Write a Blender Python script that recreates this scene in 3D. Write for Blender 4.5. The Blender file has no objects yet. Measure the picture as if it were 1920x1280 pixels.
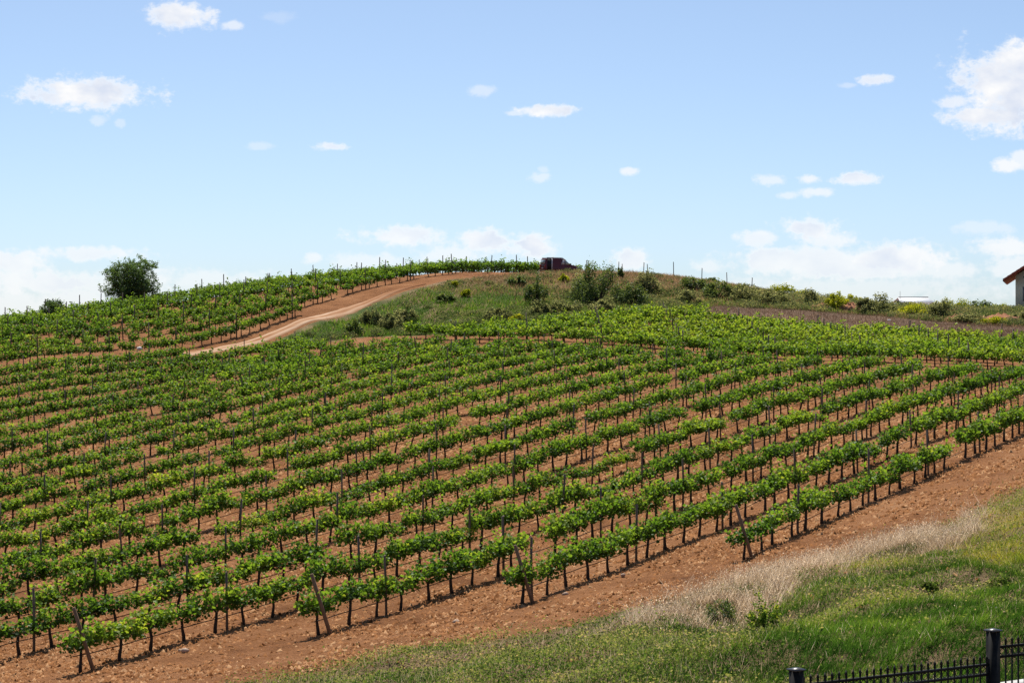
import bpy, math, random
import numpy as np
from mathutils import Vector, Matrix

random.seed(7)
RNG = np.random.default_rng(11)
SC = bpy.context.scene
COL = SC.collection
R = math.radians

# ------------------------------------------------------------------ camera
F = 4217.0            # focal length in pixels of a 1920 wide picture
cam_data = bpy.data.cameras.new('camera')
cam_data.sensor_width = 36.0
cam_data.lens = 36.0 * F / 1920.0
cam_data.clip_start = 0.5
cam_data.clip_end = 20000
cam = bpy.data.objects.new('camera', cam_data)
COL.objects.link(cam)
cam.location = (0, 0, 0)
cam.rotation_euler = (R(90), 0, 0)
SC.camera = cam

# ------------------------------------------------------------------ sky, sun, exposure
SUN_EL, SUN_AZ = 60.0, -8.0      # azimuth from +Y, clockwise seen from above
sun_dir = Vector((math.sin(R(SUN_AZ)) * math.cos(R(SUN_EL)), math.cos(R(SUN_AZ)) * math.cos(R(SUN_EL)), math.sin(R(SUN_EL))))
sl = bpy.data.lights.new('sun', 'SUN')
sl.energy = 5.0
sl.angle = R(0.55)
sl.color = (1.0, 0.95, 0.87)
sun = bpy.data.objects.new('sun', sl)
COL.objects.link(sun)
sun.rotation_euler = (-sun_dir).to_track_quat('-Z', 'Y').to_euler()

SC.view_settings.view_transform = 'Standard'
SC.view_settings.look = 'None'
SC.view_settings.gamma = 1.0
SC.view_settings.use_curve_mapping = False
SC.view_settings.exposure = 0.28
SKY_STRENGTH = 0.130

world = bpy.data.worlds.new('World')
SC.world = world
world.use_nodes = True
nt = world.node_tree
for n in list(nt.nodes):
    nt.nodes.remove(n)


def nd(tree, kind, **kw):
    n = tree.nodes.new(kind)
    for k, v in kw.items():
        setattr(n, k, v)
    return n


def mth(tree, op, a, b=None, c=None, clamp=False):
    n = tree.nodes.new('ShaderNodeMath')
    n.operation = op
    n.use_clamp = clamp
    for i, v in enumerate((a, b, c)):
        if v is None:
            continue
        if isinstance(v, (int, float)):
            n.inputs[i].default_value = v
        else:
            tree.links.new(v, n.inputs[i])
    return n.outputs[0]


def build_sky():
    t = nt
    L = t.links.new
    out = nd(t, 'ShaderNodeOutputWorld')
    bg = nd(t, 'ShaderNodeBackground')
    bg.inputs['Strength'].default_value = SKY_STRENGTH
    L(bg.outputs[0], out.inputs[0])
    sky = nd(t, 'ShaderNodeTexSky')
    sky.sky_type = 'NISHITA'
    sky.sun_disc = False
    sky.sun_elevation = R(SUN_EL)
    sky.sun_rotation = R(SUN_AZ)
    sky.altitude = 700
    sky.air_density = 0.5
    sky.dust_density = 2.0
    sky.ozone_density = 4.0
    tc = nd(t, 'ShaderNodeTexCoord')
    sep = nd(t, 'ShaderNodeSeparateXYZ')
    L(tc.outputs['Generated'], sep.inputs[0])
    az = mth(t, 'ARCTAN2', sep.outputs[0], sep.outputs[1])
    el = mth(t, 'ARCSINE', sep.outputs[2])
    comb = nd(t, 'ShaderNodeCombineXYZ')
    L(az, comb.inputs[0])
    L(el, comb.inputs[1])

    def noise(scale, detail, rough, off=(0, 0, 0), sy=1.0):
        vm = nd(t, 'ShaderNodeVectorMath', operation='MULTIPLY_ADD')
        vm.inputs[1].default_value = (scale, scale * sy, 1)
        vm.inputs[2].default_value = off
        L(comb.outputs[0], vm.inputs[0])
        nz = nd(t, 'ShaderNodeTexNoise')
        nz.inputs['Scale'].default_value = 1.0
        nz.inputs['Detail'].default_value = detail
        nz.inputs['Roughness'].default_value = rough
        L(vm.outputs[0], nz.inputs['Vector'])
        return nz.outputs[0]
    n1 = noise(70, 5, 0.58)
    n2 = noise(190, 4, 0.6, (3, 7, 0), 1.4)
    n3 = noise(35, 4, 0.55, (9, 2, 0), 1.6)
    # the distance from each cloud's core is disturbed by two noises
    n4 = noise(420, 4, 0.62, (5, 3, 0), 1.3)
    warp = mth(t, 'ADD', mth(t, 'MULTIPLY', mth(t, 'SUBTRACT', n1, 0.5), 1.9), mth(t, 'MULTIPLY', mth(t, 'SUBTRACT', n2, 0.5), 1.35))
    warp = mth(t, 'ADD', warp, mth(t, 'MULTIPLY', mth(t, 'SUBTRACT', n4, 0.5), 0.55))
    # (x, y, half width, half height, density) of the cumulus seen from the hill
    clouds = [
        (335, 30, 66, 24, 1.0), (440, 48, 22, 9, .6), (158, 175, 122, 29, 1.0), (95, 180, 50, 18, .9), (180, 226, 16, 10, .35), (226, 232, 10, 8, .3),
        (1020, 208, 56, 11, .95), (968, 212, 25, 5, .5), (900, 170, 24, 11, .4), (622, 275, 32, 9, .75), (485, 274, 28, 8, .3), (520, 32, 30, 12, .15),
        (1012, 332, 24, 10, .45), (1020, 318, 12, 9, .3), (1184, 321, 18, 9, .75), (1638, 149, 32, 10, .8), (1590, 160, 18, 5, .3),
        (1880, 165, 88, 72, 1.0), (1905, 120, 45, 40, 1.0), (1850, 215, 80, 20, 1.0), (1790, 190, 32, 14, .7), (1955, 180, 80, 65, 1.0),
        (1888, 310, 28, 15, .85), (1915, 300, 20, 18, .7), (1445, 338, 27, 11, .55), (1520, 336, 22, 10, .75), (1531, 360, 30, 9, .65),
        (1607, 335, 44, 12, .85), (1475, 366, 20, 7, .5),
        (752, 442, 90, 19, .8), (905, 452, 60, 24, .85), (1000, 462, 50, 24, .9), (850, 478, 70, 18, .6), (690, 490, 75, 16, .5), (587, 484, 18, 11, .6),
        (1180, 486, 34, 22, .8), (1330, 498, 40, 14, .5),
        (1515, 430, 62, 24, .85), (1430, 448, 45, 16, .7), (1560, 448, 50, 18, .7), (1480, 490, 130, 30, .75), (1690, 485, 110, 30, .85), (1600, 500, 170, 34, .75),
        (1760, 505, 90, 20, .6), (1875, 463, 58, 19, .8), (1850, 428, 55, 14, .35), (1900, 500, 60, 22, .65), (1600, 545, 330, 34, .45),
        (165, 476, 95, 15, .7), (35, 492, 65, 22, .75), (60, 530, 120, 30, .75), (240, 530, 130, 28, .65), (400, 530, 130, 26, .5), (90, 575, 220, 45, .6),
    ]
    dens = None
    for (u, v, w, h, s) in clouds:
        a0 = math.atan((u - 960) / F)
        e0 = math.atan((640 - v) / F * math.cos(a0))
        wa, ha = w / F, h / F
        vm = nd(t, 'ShaderNodeVectorMath', operation='MULTIPLY_ADD')
        vm.inputs[1].default_value = (1 / wa, 1 / ha, 0)
        vm.inputs[2].default_value = (-a0 / wa, -e0 / ha, 0)
        L(comb.outputs[0], vm.inputs[0])
        ln = nd(t, 'ShaderNodeVectorMath', operation='LENGTH')
        L(vm.outputs[0], ln.inputs[0])
        d = mth(t, 'ADD', ln.outputs['Value'], warp)
        mr = nd(t, 'ShaderNodeMapRange', interpolation_type='SMOOTHSTEP')
        mr.inputs['From Min'].default_value = 1.28
        mr.inputs['From Max'].default_value = 0.42
        mr.inputs['To Min'].default_value = 0.0
        mr.inputs['To Max'].default_value = s
        L(d, mr.inputs['Value'])
        dens = mr.outputs[0] if dens is None else mth(t, 'MAXIMUM', dens, mr.outputs[0])
    # the same broken fair-weather cloud in every other direction
    far = mth(t, 'SUBTRACT', noise(9, 6, 0.56, (4, 1, 0), 2.6), mth(t, 'MULTIPLY', mth(t, 'ABSOLUTE', el), 0.12))
    gen = nd(t, 'ShaderNodeMapRange', interpolation_type='SMOOTHSTEP')
    gen.inputs['From Min'].default_value = 0.62
    gen.inputs['From Max'].default_value = 0.74
    L(far, gen.inputs['Value'])
    side = nd(t, 'ShaderNodeMapRange', interpolation_type='SMOOTHSTEP')
    side.inputs['From Min'].default_value = 0.27
    side.inputs['From Max'].default_value = 0.36
    L(mth(t, 'MAXIMUM', mth(t, 'ABSOLUTE', az), mth(t, 'ADD', el, 0.1)), side.inputs['Value'])
    dens = mth(t, 'MAXIMUM', dens, mth(t, 'MULTIPLY', gen.outputs[0], side.outputs[0]))
    # cloud colour: white with faint blue-grey hollows
    cr = nd(t, 'ShaderNodeMixRGB')
    cr.inputs['Color1'].default_value = (4.5, 4.9, 5.75, 1)
    cr.inputs['Color2'].default_value = (6.3, 6.3, 6.35, 1)
    hol = nd(t, 'ShaderNodeMapRange')
    hol.inputs['From Min'].default_value = 0.38
    hol.inputs['From Max'].default_value = 0.60
    L(n3, hol.inputs['Value'])
    core = nd(t, 'ShaderNodeMapRange', interpolation_type='SMOOTHSTEP')
    core.inputs['From Min'].default_value = 0.55
    core.inputs['From Max'].default_value = 1.0
    L(dens, core.inputs['Value'])
    lit = mth(t, 'SUBTRACT', 1.0, mth(t, 'MULTIPLY', core.outputs[0], mth(t, 'SUBTRACT', 1.0, hol.outputs[0])))
    L(lit, cr.inputs['Fac'])
    gain = nd(t, 'ShaderNodeMixRGB', blend_type='MULTIPLY')
    gain.inputs['Fac'].default_value = 1.0
    gain.inputs['Color2'].default_value = (0.99, 1.038, 0.97, 1)
    L(sky.outputs[0], gain.inputs['Color1'])
    mx = nd(t, 'ShaderNodeMixRGB')
    L(dens, mx.inputs['Fac'])
    L(gain.outputs[0], mx.inputs['Color1'])
    L(cr.outputs[0], mx.inputs['Color2'])
    L(mx.outputs[0], bg.inputs['Color'])


build_sky()

# ------------------------------------------------------------------ numeric helpers


def _hash(i, j, s):
    n = (i * 374761393 + j * 668265263 + s * 974711) & 0xFFFFFFFF
    n = ((n ^ (n >> 13)) * 1274126177) & 0xFFFFFFFF
    return ((n ^ (n >> 16)) & 0xFFFF) / 65535.0


def vnoise(x, y, s=0):
    x = np.asarray(x, float)
    y = np.asarray(y, float)
    i = np.floor(x).astype(np.int64)
    j = np.floor(y).astype(np.int64)
    fx = x - i
    fy = y - j
    fx = fx * fx * (3 - 2 * fx)
    fy = fy * fy * (3 - 2 * fy)
    a = _hash(i, j, s) * (1 - fx) + _hash(i + 1, j, s) * fx
    b = _hash(i, j + 1, s) * (1 - fx) + _hash(i + 1, j + 1, s) * fx
    return a * (1 - fy) + b * fy


def fbm(x, y, s=0, o=4):
    r = 0
    a = 0.5
    for k in range(o):
        r = r + a * vnoise(x * 2 ** k, y * 2 ** k, s + k * 17)
        a *= 0.5
    return r / (1 - 0.5 ** o)


def sstep(a, b, x):
    t = np.clip((np.asarray(x, float) - a) / (b - a), 0, 1)
    return t * t * (3 - 2 * t)


# ------------------------------------------------------------------ lie of the land (metres, eye height = 0)
QC = [-6.223369694533552, 2.866986416606606, 1.1090800828232543, 0.9808279037234122, -0.8724682459466342, 0.939402536710792,
      0.33094934780696844, -1.2623112281630677, 0.024879836445795053, -0.21392842837331236]


def field(x, y):
    x = x / 30
    y = (y - 70) / 30
    q = QC
    return q[0] + q[1] * x + q[2] * y + q[3] * x * x + q[4] * x * y + q[5] * y * y + q[6] * x ** 3 + q[7] * x * x * y + q[8] * x * y * y + q[9] * y ** 3


def P3(u, v, D):
    return ((u - 960) / F * D, D, (640 - v) / F * D)


ctrl = []
for u, Ds in ((-200, (30, 45, 60, 80, 95)), (0, (22, 32, 45, 60, 75, 90, 102)), (240, (22, 32, 45, 60, 75, 90, 105)), (480, (22, 32, 45, 60, 75, 90, 105, 120, 130)),
              (720, (22, 32, 45, 60, 75, 90, 105, 120, 135, 150)), (960, (22, 32, 45, 60, 75, 90, 105, 120, 135, 145)), (1200, (34, 45, 60, 75, 90, 105, 120, 135, 148)),
              (1440, (34, 45, 60, 75, 90, 105, 120, 132)), (1680, (34, 45, 60, 75, 90, 105, 118)), (1920, (34, 45, 60, 75, 90, 104)), (2150, (40, 55, 70))):
    for D in Ds:
        x = (u - 960) / F * D
        ctrl.append((x, D, field(x, D)))
man = [
    (-300, 905, 112), (-300, 760, 140), (-300, 690, 160), (-300, 650, 180),
    (0, 867, 106), (0, 812, 116), (0, 763, 126), (0, 718, 137), (0, 683, 147), (0, 652, 158), (0, 622, 172),
    (240, 813, 115), (240, 768, 126), (240, 725, 138), (240, 690, 149), (240, 660, 160), (240, 624, 175), (240, 590, 192),
    (480, 697, 148), (480, 663, 160), (480, 622, 171), (480, 588, 184), (480, 553, 202),
    (600, 650, 166), (600, 604, 174), (600, 582, 180), (600, 532, 208),
    (720, 640, 165), (720, 615, 177), (720, 558, 187), (720, 546, 190), (720, 522, 211),
    (850, 634, 165), (850, 607, 176), (850, 527, 197), (850, 519, 201), (850, 511, 214),
    (960, 628, 163), (960, 600, 173), (960, 555, 188), (960, 518, 200), (960, 513, 216),
    (1080, 614, 164), (1080, 592, 173), (1080, 550, 190), (1080, 513, 204), (1080, 518, 214), (1080, 520, 224),
    (1200, 604, 166), (1200, 582, 175), (1200, 545, 191), (1200, 515, 205), (1200, 518, 222),
    (1350, 613, 163), (1350, 573, 183), (1350, 534, 206), (1350, 534, 218),
    (1440, 666, 144), (1500, 628, 159), (1500, 582, 181), (1500, 558, 204), (1500, 560, 215),
    (1680, 684, 132), (1650, 638, 151), (1650, 594, 177), (1650, 576, 198), (1650, 578, 215),
    (1780, 646, 148), (1780, 605, 173), (1780, 590, 184), (1780, 583, 200),
    (1900, 694, 126), (1900, 652, 145), (1900, 613, 170), (1900, 596, 181), (1900, 586, 192), (1900, 584, 215),
    (2150, 690, 130), (2150, 655, 145), (2150, 602, 180), (2150, 590, 215),
]
for m_ in man:
    ctrl.append(P3(*m_))
for (x, y, z) in ((-80, 215, -1.5), (-52, 222, .4), (-45, 205, 1.6), (-30, 236, 4.0), (-10, 250, 4.2), (10, 250, 4.6), (30, 250, 3.0), (55, 250, 1.6), (-80, 270, -5), (-20, 285, -1), (20, 285, 0), (70, 285, -2),
                  (-90, 320, -8), (0, 330, -6), (90, 330, -7), (80, 130, -2), (85, 70, 1), (-75, 100, -7), (-60, 50, -8), (30, 20, -5.9), (-30, 10, -6.8), (0, 8, -6), (30, 6, -6), (1.5, 28, -5.75), (4, 28.5, -5.75), (6.2, 30, -5.6), (9, 31.5, -5.45), (4, 22, -6), (9, 24, -5.9), (12, 33, -5.3)):
    ctrl.append((x, y, z))
ctrl = np.array(ctrl)


def tps(cx, cy, x, y):
    r2 = (x[:, None] - cx[None]) ** 2 + (y[:, None] - cy[None]) ** 2
    return 0.5 * r2 * np.log(r2 + 1e-6)


CX, CY = ctrl[:, 0] / 50, ctrl[:, 1] / 50
n_ = len(ctrl)
A_ = np.zeros((n_ + 3, n_ + 3))
A_[:n_, :n_] = tps(CX, CY, CX, CY) + np.eye(n_) * 2e-4
A_[:n_, n_] = 1
A_[:n_, n_ + 1] = CX
A_[:n_, n_ + 2] = CY
A_[n_:, :n_] = A_[:n_, n_:].T
W_ = np.linalg.solve(A_, np.concatenate([ctrl[:, 2], [0, 0, 0]]))
GX0, GX1, GY0, GY1, GS = -120.0, 120.0, -10.0, 340.0, 0.8
gx = np.arange(GX0, GX1 + GS, GS)
gy = np.arange(GY0, GY1 + GS, GS)
MX, MY = np.meshgrid(gx, gy)
zz = np.zeros(MX.size)
fx_, fy_ = MX.ravel() / 50, MY.ravel() / 50
for s0 in range(0, MX.size, 20000):
    xs, ys = fx_[s0:s0 + 20000], fy_[s0:s0 + 20000]
    zz[s0:s0 + 20000] = tps(CX, CY, xs, ys) @ W_[:n_] + W_[n_] + W_[n_ + 1] * xs + W_[n_ + 2] * ys
zz = zz.reshape(MX.shape)
edge = np.maximum(np.maximum(sstep(70, 115, np.abs(MX)), sstep(270, 330, MY)), sstep(12, -6, MY))
ZG = zz * (1 - edge) + (-8.0) * edge


def ground0(x, y):
    x = np.asarray(x, float)
    y = np.asarray(y, float)
    fx = np.clip((x - GX0) / GS, 0, len(gx) - 1.001)
    fy = np.clip((y - GY0) / GS, 0, len(gy) - 1.001)
    i = fx.astype(int)
    j = fy.astype(int)
    a = fx - i
    b = fy - j
    return (ZG[j, i] * (1 - a) + ZG[j, i + 1] * a) * (1 - b) + (ZG[j + 1, i] * (1 - a) + ZG[j + 1, i + 1] * a) * b


def cast(u, v):
    """where the line of sight through a picture point meets the land"""
    D = np.arange(22, 300, 0.1)
    x = (u - 960) / F * D
    z = (640 - v) / F * D
    hit = np.nonzero(ground0(x, D) >= z)[0]
    if len(hit) == 0:
        return None
    i = hit[0]
    return np.array([x[i], D[i], ground0(x[i], D[i])])


def proj(x, y, z):
    return 960 + F * x / y, 640 - F * z / y


def inpoly(x, y, poly):
    x = np.asarray(x, float)
    y = np.asarray(y, float)
    r = np.zeros(x.shape, bool)
    n = len(poly)
    for i in range(n):
        x1, y1 = poly[i]
        x2, y2 = poly[(i + 1) % n]
        c = ((y1 > y) != (y2 > y)) & (x < (x2 - x1) * (y - y1) / (y2 - y1 + 1e-12) + x1)
        r ^= c
    return r


def pdist(x, y, line):
    """distance to a polyline and the side (positive = left of its direction)"""
    x = np.asarray(x, float)
    y = np.asarray(y, float)
    best = np.full(x.shape, 1e9)
    side = np.zeros(x.shape)
    for (x1, y1), (x2, y2) in zip(line[:-1], line[1:]):
        dx, dy = x2 - x1, y2 - y1
        l2 = dx * dx + dy * dy
        t = np.clip(((x - x1) * dx + (y - y1) * dy) / l2, 0, 1)
        d = np.hypot(x - x1 - t * dx, y - y1 - t * dy)
        sd = np.sign(dx * (y - y1) - dy * (x - x1))
        m = d < best
        best = np.where(m, d, best)
        side = np.where(m, sd, side)
    return best, side


def XY(pts):
    return [((u - 960) / F * D, D) for (u, D) in pts]


# outlines on the land
GRASS_EDGE = [tuple(cast(u, v)[:2]) for (u, v) in ((150, 1340), (480, 1284), (640, 1246), (760, 1224), (900, 1206), (1000, 1190), (1200, 1144), (1330, 1107), (1450, 1074), (1560, 1046), (1700, 1001), (1800, 968), (1880, 935), (1960, 894), (2050, 852))]
GRASS_EDGE = [(-25.0, 30.0)] + GRASS_EDGE + [(40.0, 95.0)]
PATH = XY([(345, 159), (380, 161), (430, 164.3), (480, 167.6), (560, 173.2), (640, 180), (720, 188), (790, 194), (850, 199.5), (950, 205), (1040, 211), (1120, 213)])
BANK = XY([(470, 163.5), (540, 164.5), (620, 168), (720, 169.5), (850, 168), (960, 166.5), (1080, 167.5), (1200, 170.5), (1280, 176), (1350, 182.5), (1500, 181), (1650, 177), (1780, 173), (1900, 170), (2150, 176), (2250, 240),
           (1350, 240), (1150, 226), (1090, 214.5), (1040, 208), (950, 201.5), (850, 198.3), (790, 192.7), (720, 186.5), (640, 178.4), (560, 171.4)])
FALLOW = XY([(1240, 172), (1300, 169.5), (1350, 165.5), (1500, 161), (1650, 153), (1780, 149.5), (2150, 145), (2150, 177), (1900, 170.5), (1780, 173.5), (1650, 177.5), (1500, 181.5), (1350, 183), (1280, 179)])

# rows of vines
TH = R(63.17172244145013)
RD = np.array([math.cos(TH), math.sin(TH)])
RN = np.array([-RD[1], RD[0]])
ROFF, RSP, VSP = 21.62761646, 3.39625126, 1.3
RT0 = [56.32, 50.04, 46.02, 41.33]
B1 = np.array(XY([(600, 166.0)])[0])
B2 = np.array(XY([(1900, 126.5)])[0])
BD = (B2 - B1) / np.linalg.norm(B2 - B1)
BN = np.array([-BD[1], BD[0]])
BLOCK = XY([(560, 174), (700, 168), (850, 166), (960, 164), (1080, 165), (1180, 168), (1300, 168), (1350, 164), (1500, 159.5), (1650, 151.5), (1780, 148), (2000, 144), (2000, 115), (1900, 124)])

# ------------------------------------------------------------------ mesh helpers


def mesh_np(name, verts, faces=None, tris=None, quads=None, smooth=False, attrs=None):
    """one mesh from arrays; tris (n,3) and quads (n,4)"""
    me = bpy.data.meshes.new(name)
    verts = np.asarray(verts, np.float32)
    idx = []
    tot = []
    if quads is not None and len(quads):
        quads = np.asarray(quads, np.int32)
        idx.append(quads.ravel())
        tot.append(np.full(len(quads), 4, np.int32))
    if tris is not None and len(tris):
        tris = np.asarray(tris, np.int32)
        idx.append(tris.ravel())
        tot.append(np.full(len(tris), 3, np.int32))
    if faces is not None and len(faces):
        idx.append(np.array([i for f in faces for i in f], np.int32))
        tot.append(np.array([len(f) for f in faces], np.int32))
    idx = np.concatenate(idx)
    tot = np.concatenate(tot)
    st = np.concatenate([[0], np.cumsum(tot)[:-1]]).astype(np.int32)
    me.vertices.add(len(verts))
    me.vertices.foreach_set('co', verts.ravel())
    me.loops.add(len(idx))
    me.loops.foreach_set('vertex_index', idx)
    me.polygons.add(len(tot))
    me.polygons.foreach_set('loop_start', st)
    me.update(calc_edges=True)
    if smooth:
        me.polygons.foreach_set('use_smooth', np.ones(len(tot), bool))
    for k, v in (attrs or {}).items():
        v = np.asarray(v, np.float32)
        if v.ndim == 1:
            a = me.attributes.new(k, 'FLOAT', 'POINT')
            a.data.foreach_set('value', v)
        else:
            a = me.attributes.new(k, 'FLOAT_COLOR', 'POINT')
            a.data.foreach_set('color', v.ravel())
    me.validate()
    return me


class MB:
    """collects simple solids into one mesh"""

    def __init__(self):
        self.v = []
        self.f = []

    def add(self, vs, fs):
        o = len(self.v)
        self.v += [tuple(p) for p in vs]
        self.f += [tuple(i + o for i in f) for f in fs]

    def box(self, c, s, rz=0.0, mat=None):
        hx, hy, hz = s[0] / 2, s[1] / 2, s[2] / 2
        pts = [Vector((a * hx, b * hy, d * hz)) for d in (-1, 1) for (a, b) in ((-1, -1), (1, -1), (1, 1), (-1, 1))]
        M = Matrix.Rotation(rz, 3, 'Z') if mat is None else mat
        pts = [M @ p + Vector(c) for p in pts]
        self.add(pts, [(3, 2, 1, 0), (4, 5, 6, 7), (0, 1, 5, 4), (1, 2, 6, 5), (2, 3, 7, 6), (3, 0, 4, 7)])

    def tube(self, pts, rad, n=6, cap=True):
        pts = [Vector(p) for p in pts]
        rings = []
        for i, p in enumerate(pts):
            a = pts[max(i - 1, 0)]
            b = pts[min(i + 1, len(pts) - 1)]
            d = (b - a).normalized()
            up = Vector((0, 0, 1)) if abs(d.z) < 0.9 else Vector((1, 0, 0))
            x = d.cross(up).normalized()
            y = d.cross(x).normalized()
            r = rad[i] if isinstance(rad, (list, tuple)) else rad
            rings.append([p + (x * math.cos(2 * math.pi * k / n) + y * math.sin(2 * math.pi * k / n)) * r for k in range(n)])
        o = len(self.v)
        for rg in rings:
            self.v += [tuple(q) for q in rg]
        for i in range(len(rings) - 1):
            for k in range(n):
                k2 = (k + 1) % n
                self.f.append((o + i * n + k, o + i * n + k2, o + (i + 1) * n + k2, o + (i + 1) * n + k))
        if cap:
            self.f.append(tuple(o + k for k in range(n))[::-1])
            self.f.append(tuple(o + (len(rings) - 1) * n + k for k in range(n)))

    def prism(self, poly, y0, y1):
        """polygon in x, z swept along y"""
        n = len(poly)
        vs = [(p[0], y0, p[1]) for p in poly] + [(p[0], y1, p[1]) for p in poly]
        fs = [tuple(range(n)), tuple(range(2 * n - 1, n - 1, -1))]
        fs += [(i, i + n, (i + 1) % n + n, (i + 1) % n) for i in range(n)]
        self.add(vs, fs)

    def mesh(self, name, smooth=False):
        return mesh_np(name, np.array(self.v, float), faces=self.f, smooth=smooth)


def obj(name, me, mat=None, parent=None, loc=None, rz=0.0, label=None, cat=None, group=None, kind=None):
    o = bpy.data.objects.new(name, me)
    COL.objects.link(o)
    if mat is not None and me is not None and not me.materials:
        me.materials.append(mat)
    if parent is not None:
        o.parent = parent
    if loc is not None:
        o.location = loc
    if rz:
        o.rotation_euler = (0, 0, rz)
    if label:
        o['label'] = label
    if cat:
        o['category'] = cat
    if group:
        o['group'] = group
    if kind:
        o['kind'] = kind
    return o


# ------------------------------------------------------------------ materials


def new_mat(name):
    m = bpy.data.materials.new(name)
    m.use_nodes = True
    t = m.node_tree
    for n in list(t.nodes):
        t.nodes.remove(n)
    out = nd(t, 'ShaderNodeOutputMaterial')
    return m, t, out


def ramp(t, fac, stops):
    r = nd(t, 'ShaderNodeValToRGB')
    e = r.color_ramp.elements
    while len(e) < len(stops):
        e.new(0.5)
    for i, (p, c) in enumerate(stops):
        e[i].position = p
        e[i].color = (*c, 1)
    t.links.new(fac, r.inputs[0])
    return r.outputs[0]


def tex_noise(t, scale, detail=4, rough=0.55, coord='Object', vscale=None):
    tc = nd(t, 'ShaderNodeTexCoord')
    v = tc.outputs[coord]
    if vscale:
        mp = nd(t, 'ShaderNodeMapping')
        mp.inputs['Scale'].default_value = vscale
        t.links.new(v, mp.inputs[0])
        v = mp.outputs[0]
    n = nd(t, 'ShaderNodeTexNoise')
    n.inputs['Scale'].default_value = scale
    n.inputs['Detail'].default_value = detail
    n.inputs['Roughness'].default_value = rough
    t.links.new(v, n.inputs['Vector'])
    return n.outputs[0]


def mat_plain(name, c1, c2, scale=6.0, rough=0.8, bump=0.0, metal=0.0, vscale=None, spec=0.3):
    m, t, out = new_mat(name)
    b = nd(t, 'ShaderNodeBsdfPrincipled')
    f = tex_noise(t, scale, 5, 0.6, vscale=vscale)
    t.links.new(ramp(t, f, [(0.3, c1), (0.7, c2)]), b.inputs['Base Color'])
    b.inputs['Roughness'].default_value = rough
    b.inputs['Metallic'].default_value = metal
    b.inputs['Specular IOR Level'].default_value = spec
    if bump:
        bp = nd(t, 'ShaderNodeBump')
        bp.inputs['Strength'].default_value = bump
        bp.inputs['Distance'].default_value = 0.02
        t.links.new(f, bp.inputs['Height'])
        t.links.new(bp.outputs[0], b.inputs['Normal'])
    t.links.new(b.outputs[0], out.inputs[0])
    return m


def mat_leaf(name, stops, trans=0.45, tgain=(1.6, 1.5, 0.9), gloss=0.045, rnd=0.12):
    """leaf: diffuse, light shining through, faint gloss; colour follows the tint attribute"""
    m, t, out = new_mat(name)
    at = nd(t, 'ShaderNodeAttribute')
    at.attribute_name = 'tint'
    oi = nd(t, 'ShaderNodeObjectInfo')
    fac = mth(t, 'ADD', at.outputs['Fac'], mth(t, 'MULTIPLY', mth(t, 'SUBTRACT', oi.outputs['Random'], 0.5), rnd), clamp=True)
    c = ramp(t, fac, stops)
    df = nd(t, 'ShaderNodeBsdfDiffuse')
    t.links.new(c, df.inputs[0])
    g = nd(t, 'ShaderNodeMixRGB', blend_type='MULTIPLY')
    g.inputs['Fac'].default_value = 1
    g.inputs['Color2'].default_value = (*tgain, 1)
    t.links.new(c, g.inputs['Color1'])
    tr = nd(t, 'ShaderNodeBsdfTranslucent')
    t.links.new(g.outputs[0], tr.inputs[0])
    mx = nd(t, 'ShaderNodeMixShader')
    mx.inputs[0].default_value = trans
    t.links.new(df.outputs[0], mx.inputs[1])
    t.links.new(tr.outputs[0], mx.inputs[2])
    res = mx.outputs[0]
    if gloss:
        gl = nd(t, 'ShaderNodeBsdfGlossy')
        gl.inputs['Roughness'].default_value = 0.5
        gl.inputs[0].default_value = (0.9, 0.95, 0.9, 1)
        m2 = nd(t, 'ShaderNodeMixShader')
        m2.inputs[0].default_value = gloss
        t.links.new(res, m2.inputs[1])
        t.links.new(gl.outputs[0], m2.inputs[2])
        res = m2.outputs[0]
    t.links.new(res, out.inputs[0])
    return m


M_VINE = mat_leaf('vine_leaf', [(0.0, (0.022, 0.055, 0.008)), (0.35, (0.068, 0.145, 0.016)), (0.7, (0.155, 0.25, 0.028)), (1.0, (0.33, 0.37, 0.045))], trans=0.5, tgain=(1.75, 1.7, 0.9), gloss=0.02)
M_TREE = mat_leaf('tree_leaf', [(0.0, (0.04, 0.085, 0.025)), (1.0, (0.14, 0.23, 0.06))], trans=0.45)
M_BUSH = mat_leaf('bush_leaf', [(0.0, (0.035, 0.06, 0.018)), (0.5, (0.10, 0.15, 0.04)), (1.0, (0.25, 0.30, 0.07))], trans=0.4, gloss=0.03)
M_GREY = mat_leaf('grey_shrub_leaf', [(0.0, (0.07, 0.085, 0.04)), (0.5, (0.18, 0.20, 0.10)), (1.0, (0.36, 0.35, 0.20))], trans=0.5, gloss=0.0)
M_BROOM = mat_leaf('broom_leaf', [(0.0, (0.14, 0.18, 0.02)), (0.5, (0.36, 0.38, 0.03)), (1.0, (0.62, 0.55, 0.03))], trans=0.5, tgain=(1.3, 1.3, 0.9), gloss=0.0)
M_GRASS = mat_leaf('green_grass', [(0.0, (0.03, 0.078, 0.012)), (0.35, (0.085, 0.175, 0.022)), (0.65, (0.20, 0.28, 0.035)), (1.0, (0.48, 0.43, 0.06))], trans=0.55, tgain=(1.4, 1.35, 1.0), gloss=0.0)
M_DRY = mat_leaf('dry_grass', [(0.0, (0.19, 0.125, 0.055)), (0.5, (0.50, 0.37, 0.24)), (1.0, (0.82, 0.70, 0.57))], trans=0.65, tgain=(1.15, 1.1, 1.0), gloss=0.0)
M_WEED = mat_leaf('weed_leaf', [(0.0, (0.04, 0.085, 0.018)), (0.45, (0.12, 0.19, 0.04)), (0.75, (0.26, 0.28, 0.085)), (1.0, (0.46, 0.36, 0.22))], trans=0.4, gloss=0.0)
M_BARK = mat_plain('vine_bark', (0.025, 0.016, 0.011), (0.075, 0.05, 0.033), 14, 0.95, 0.6)
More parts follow.
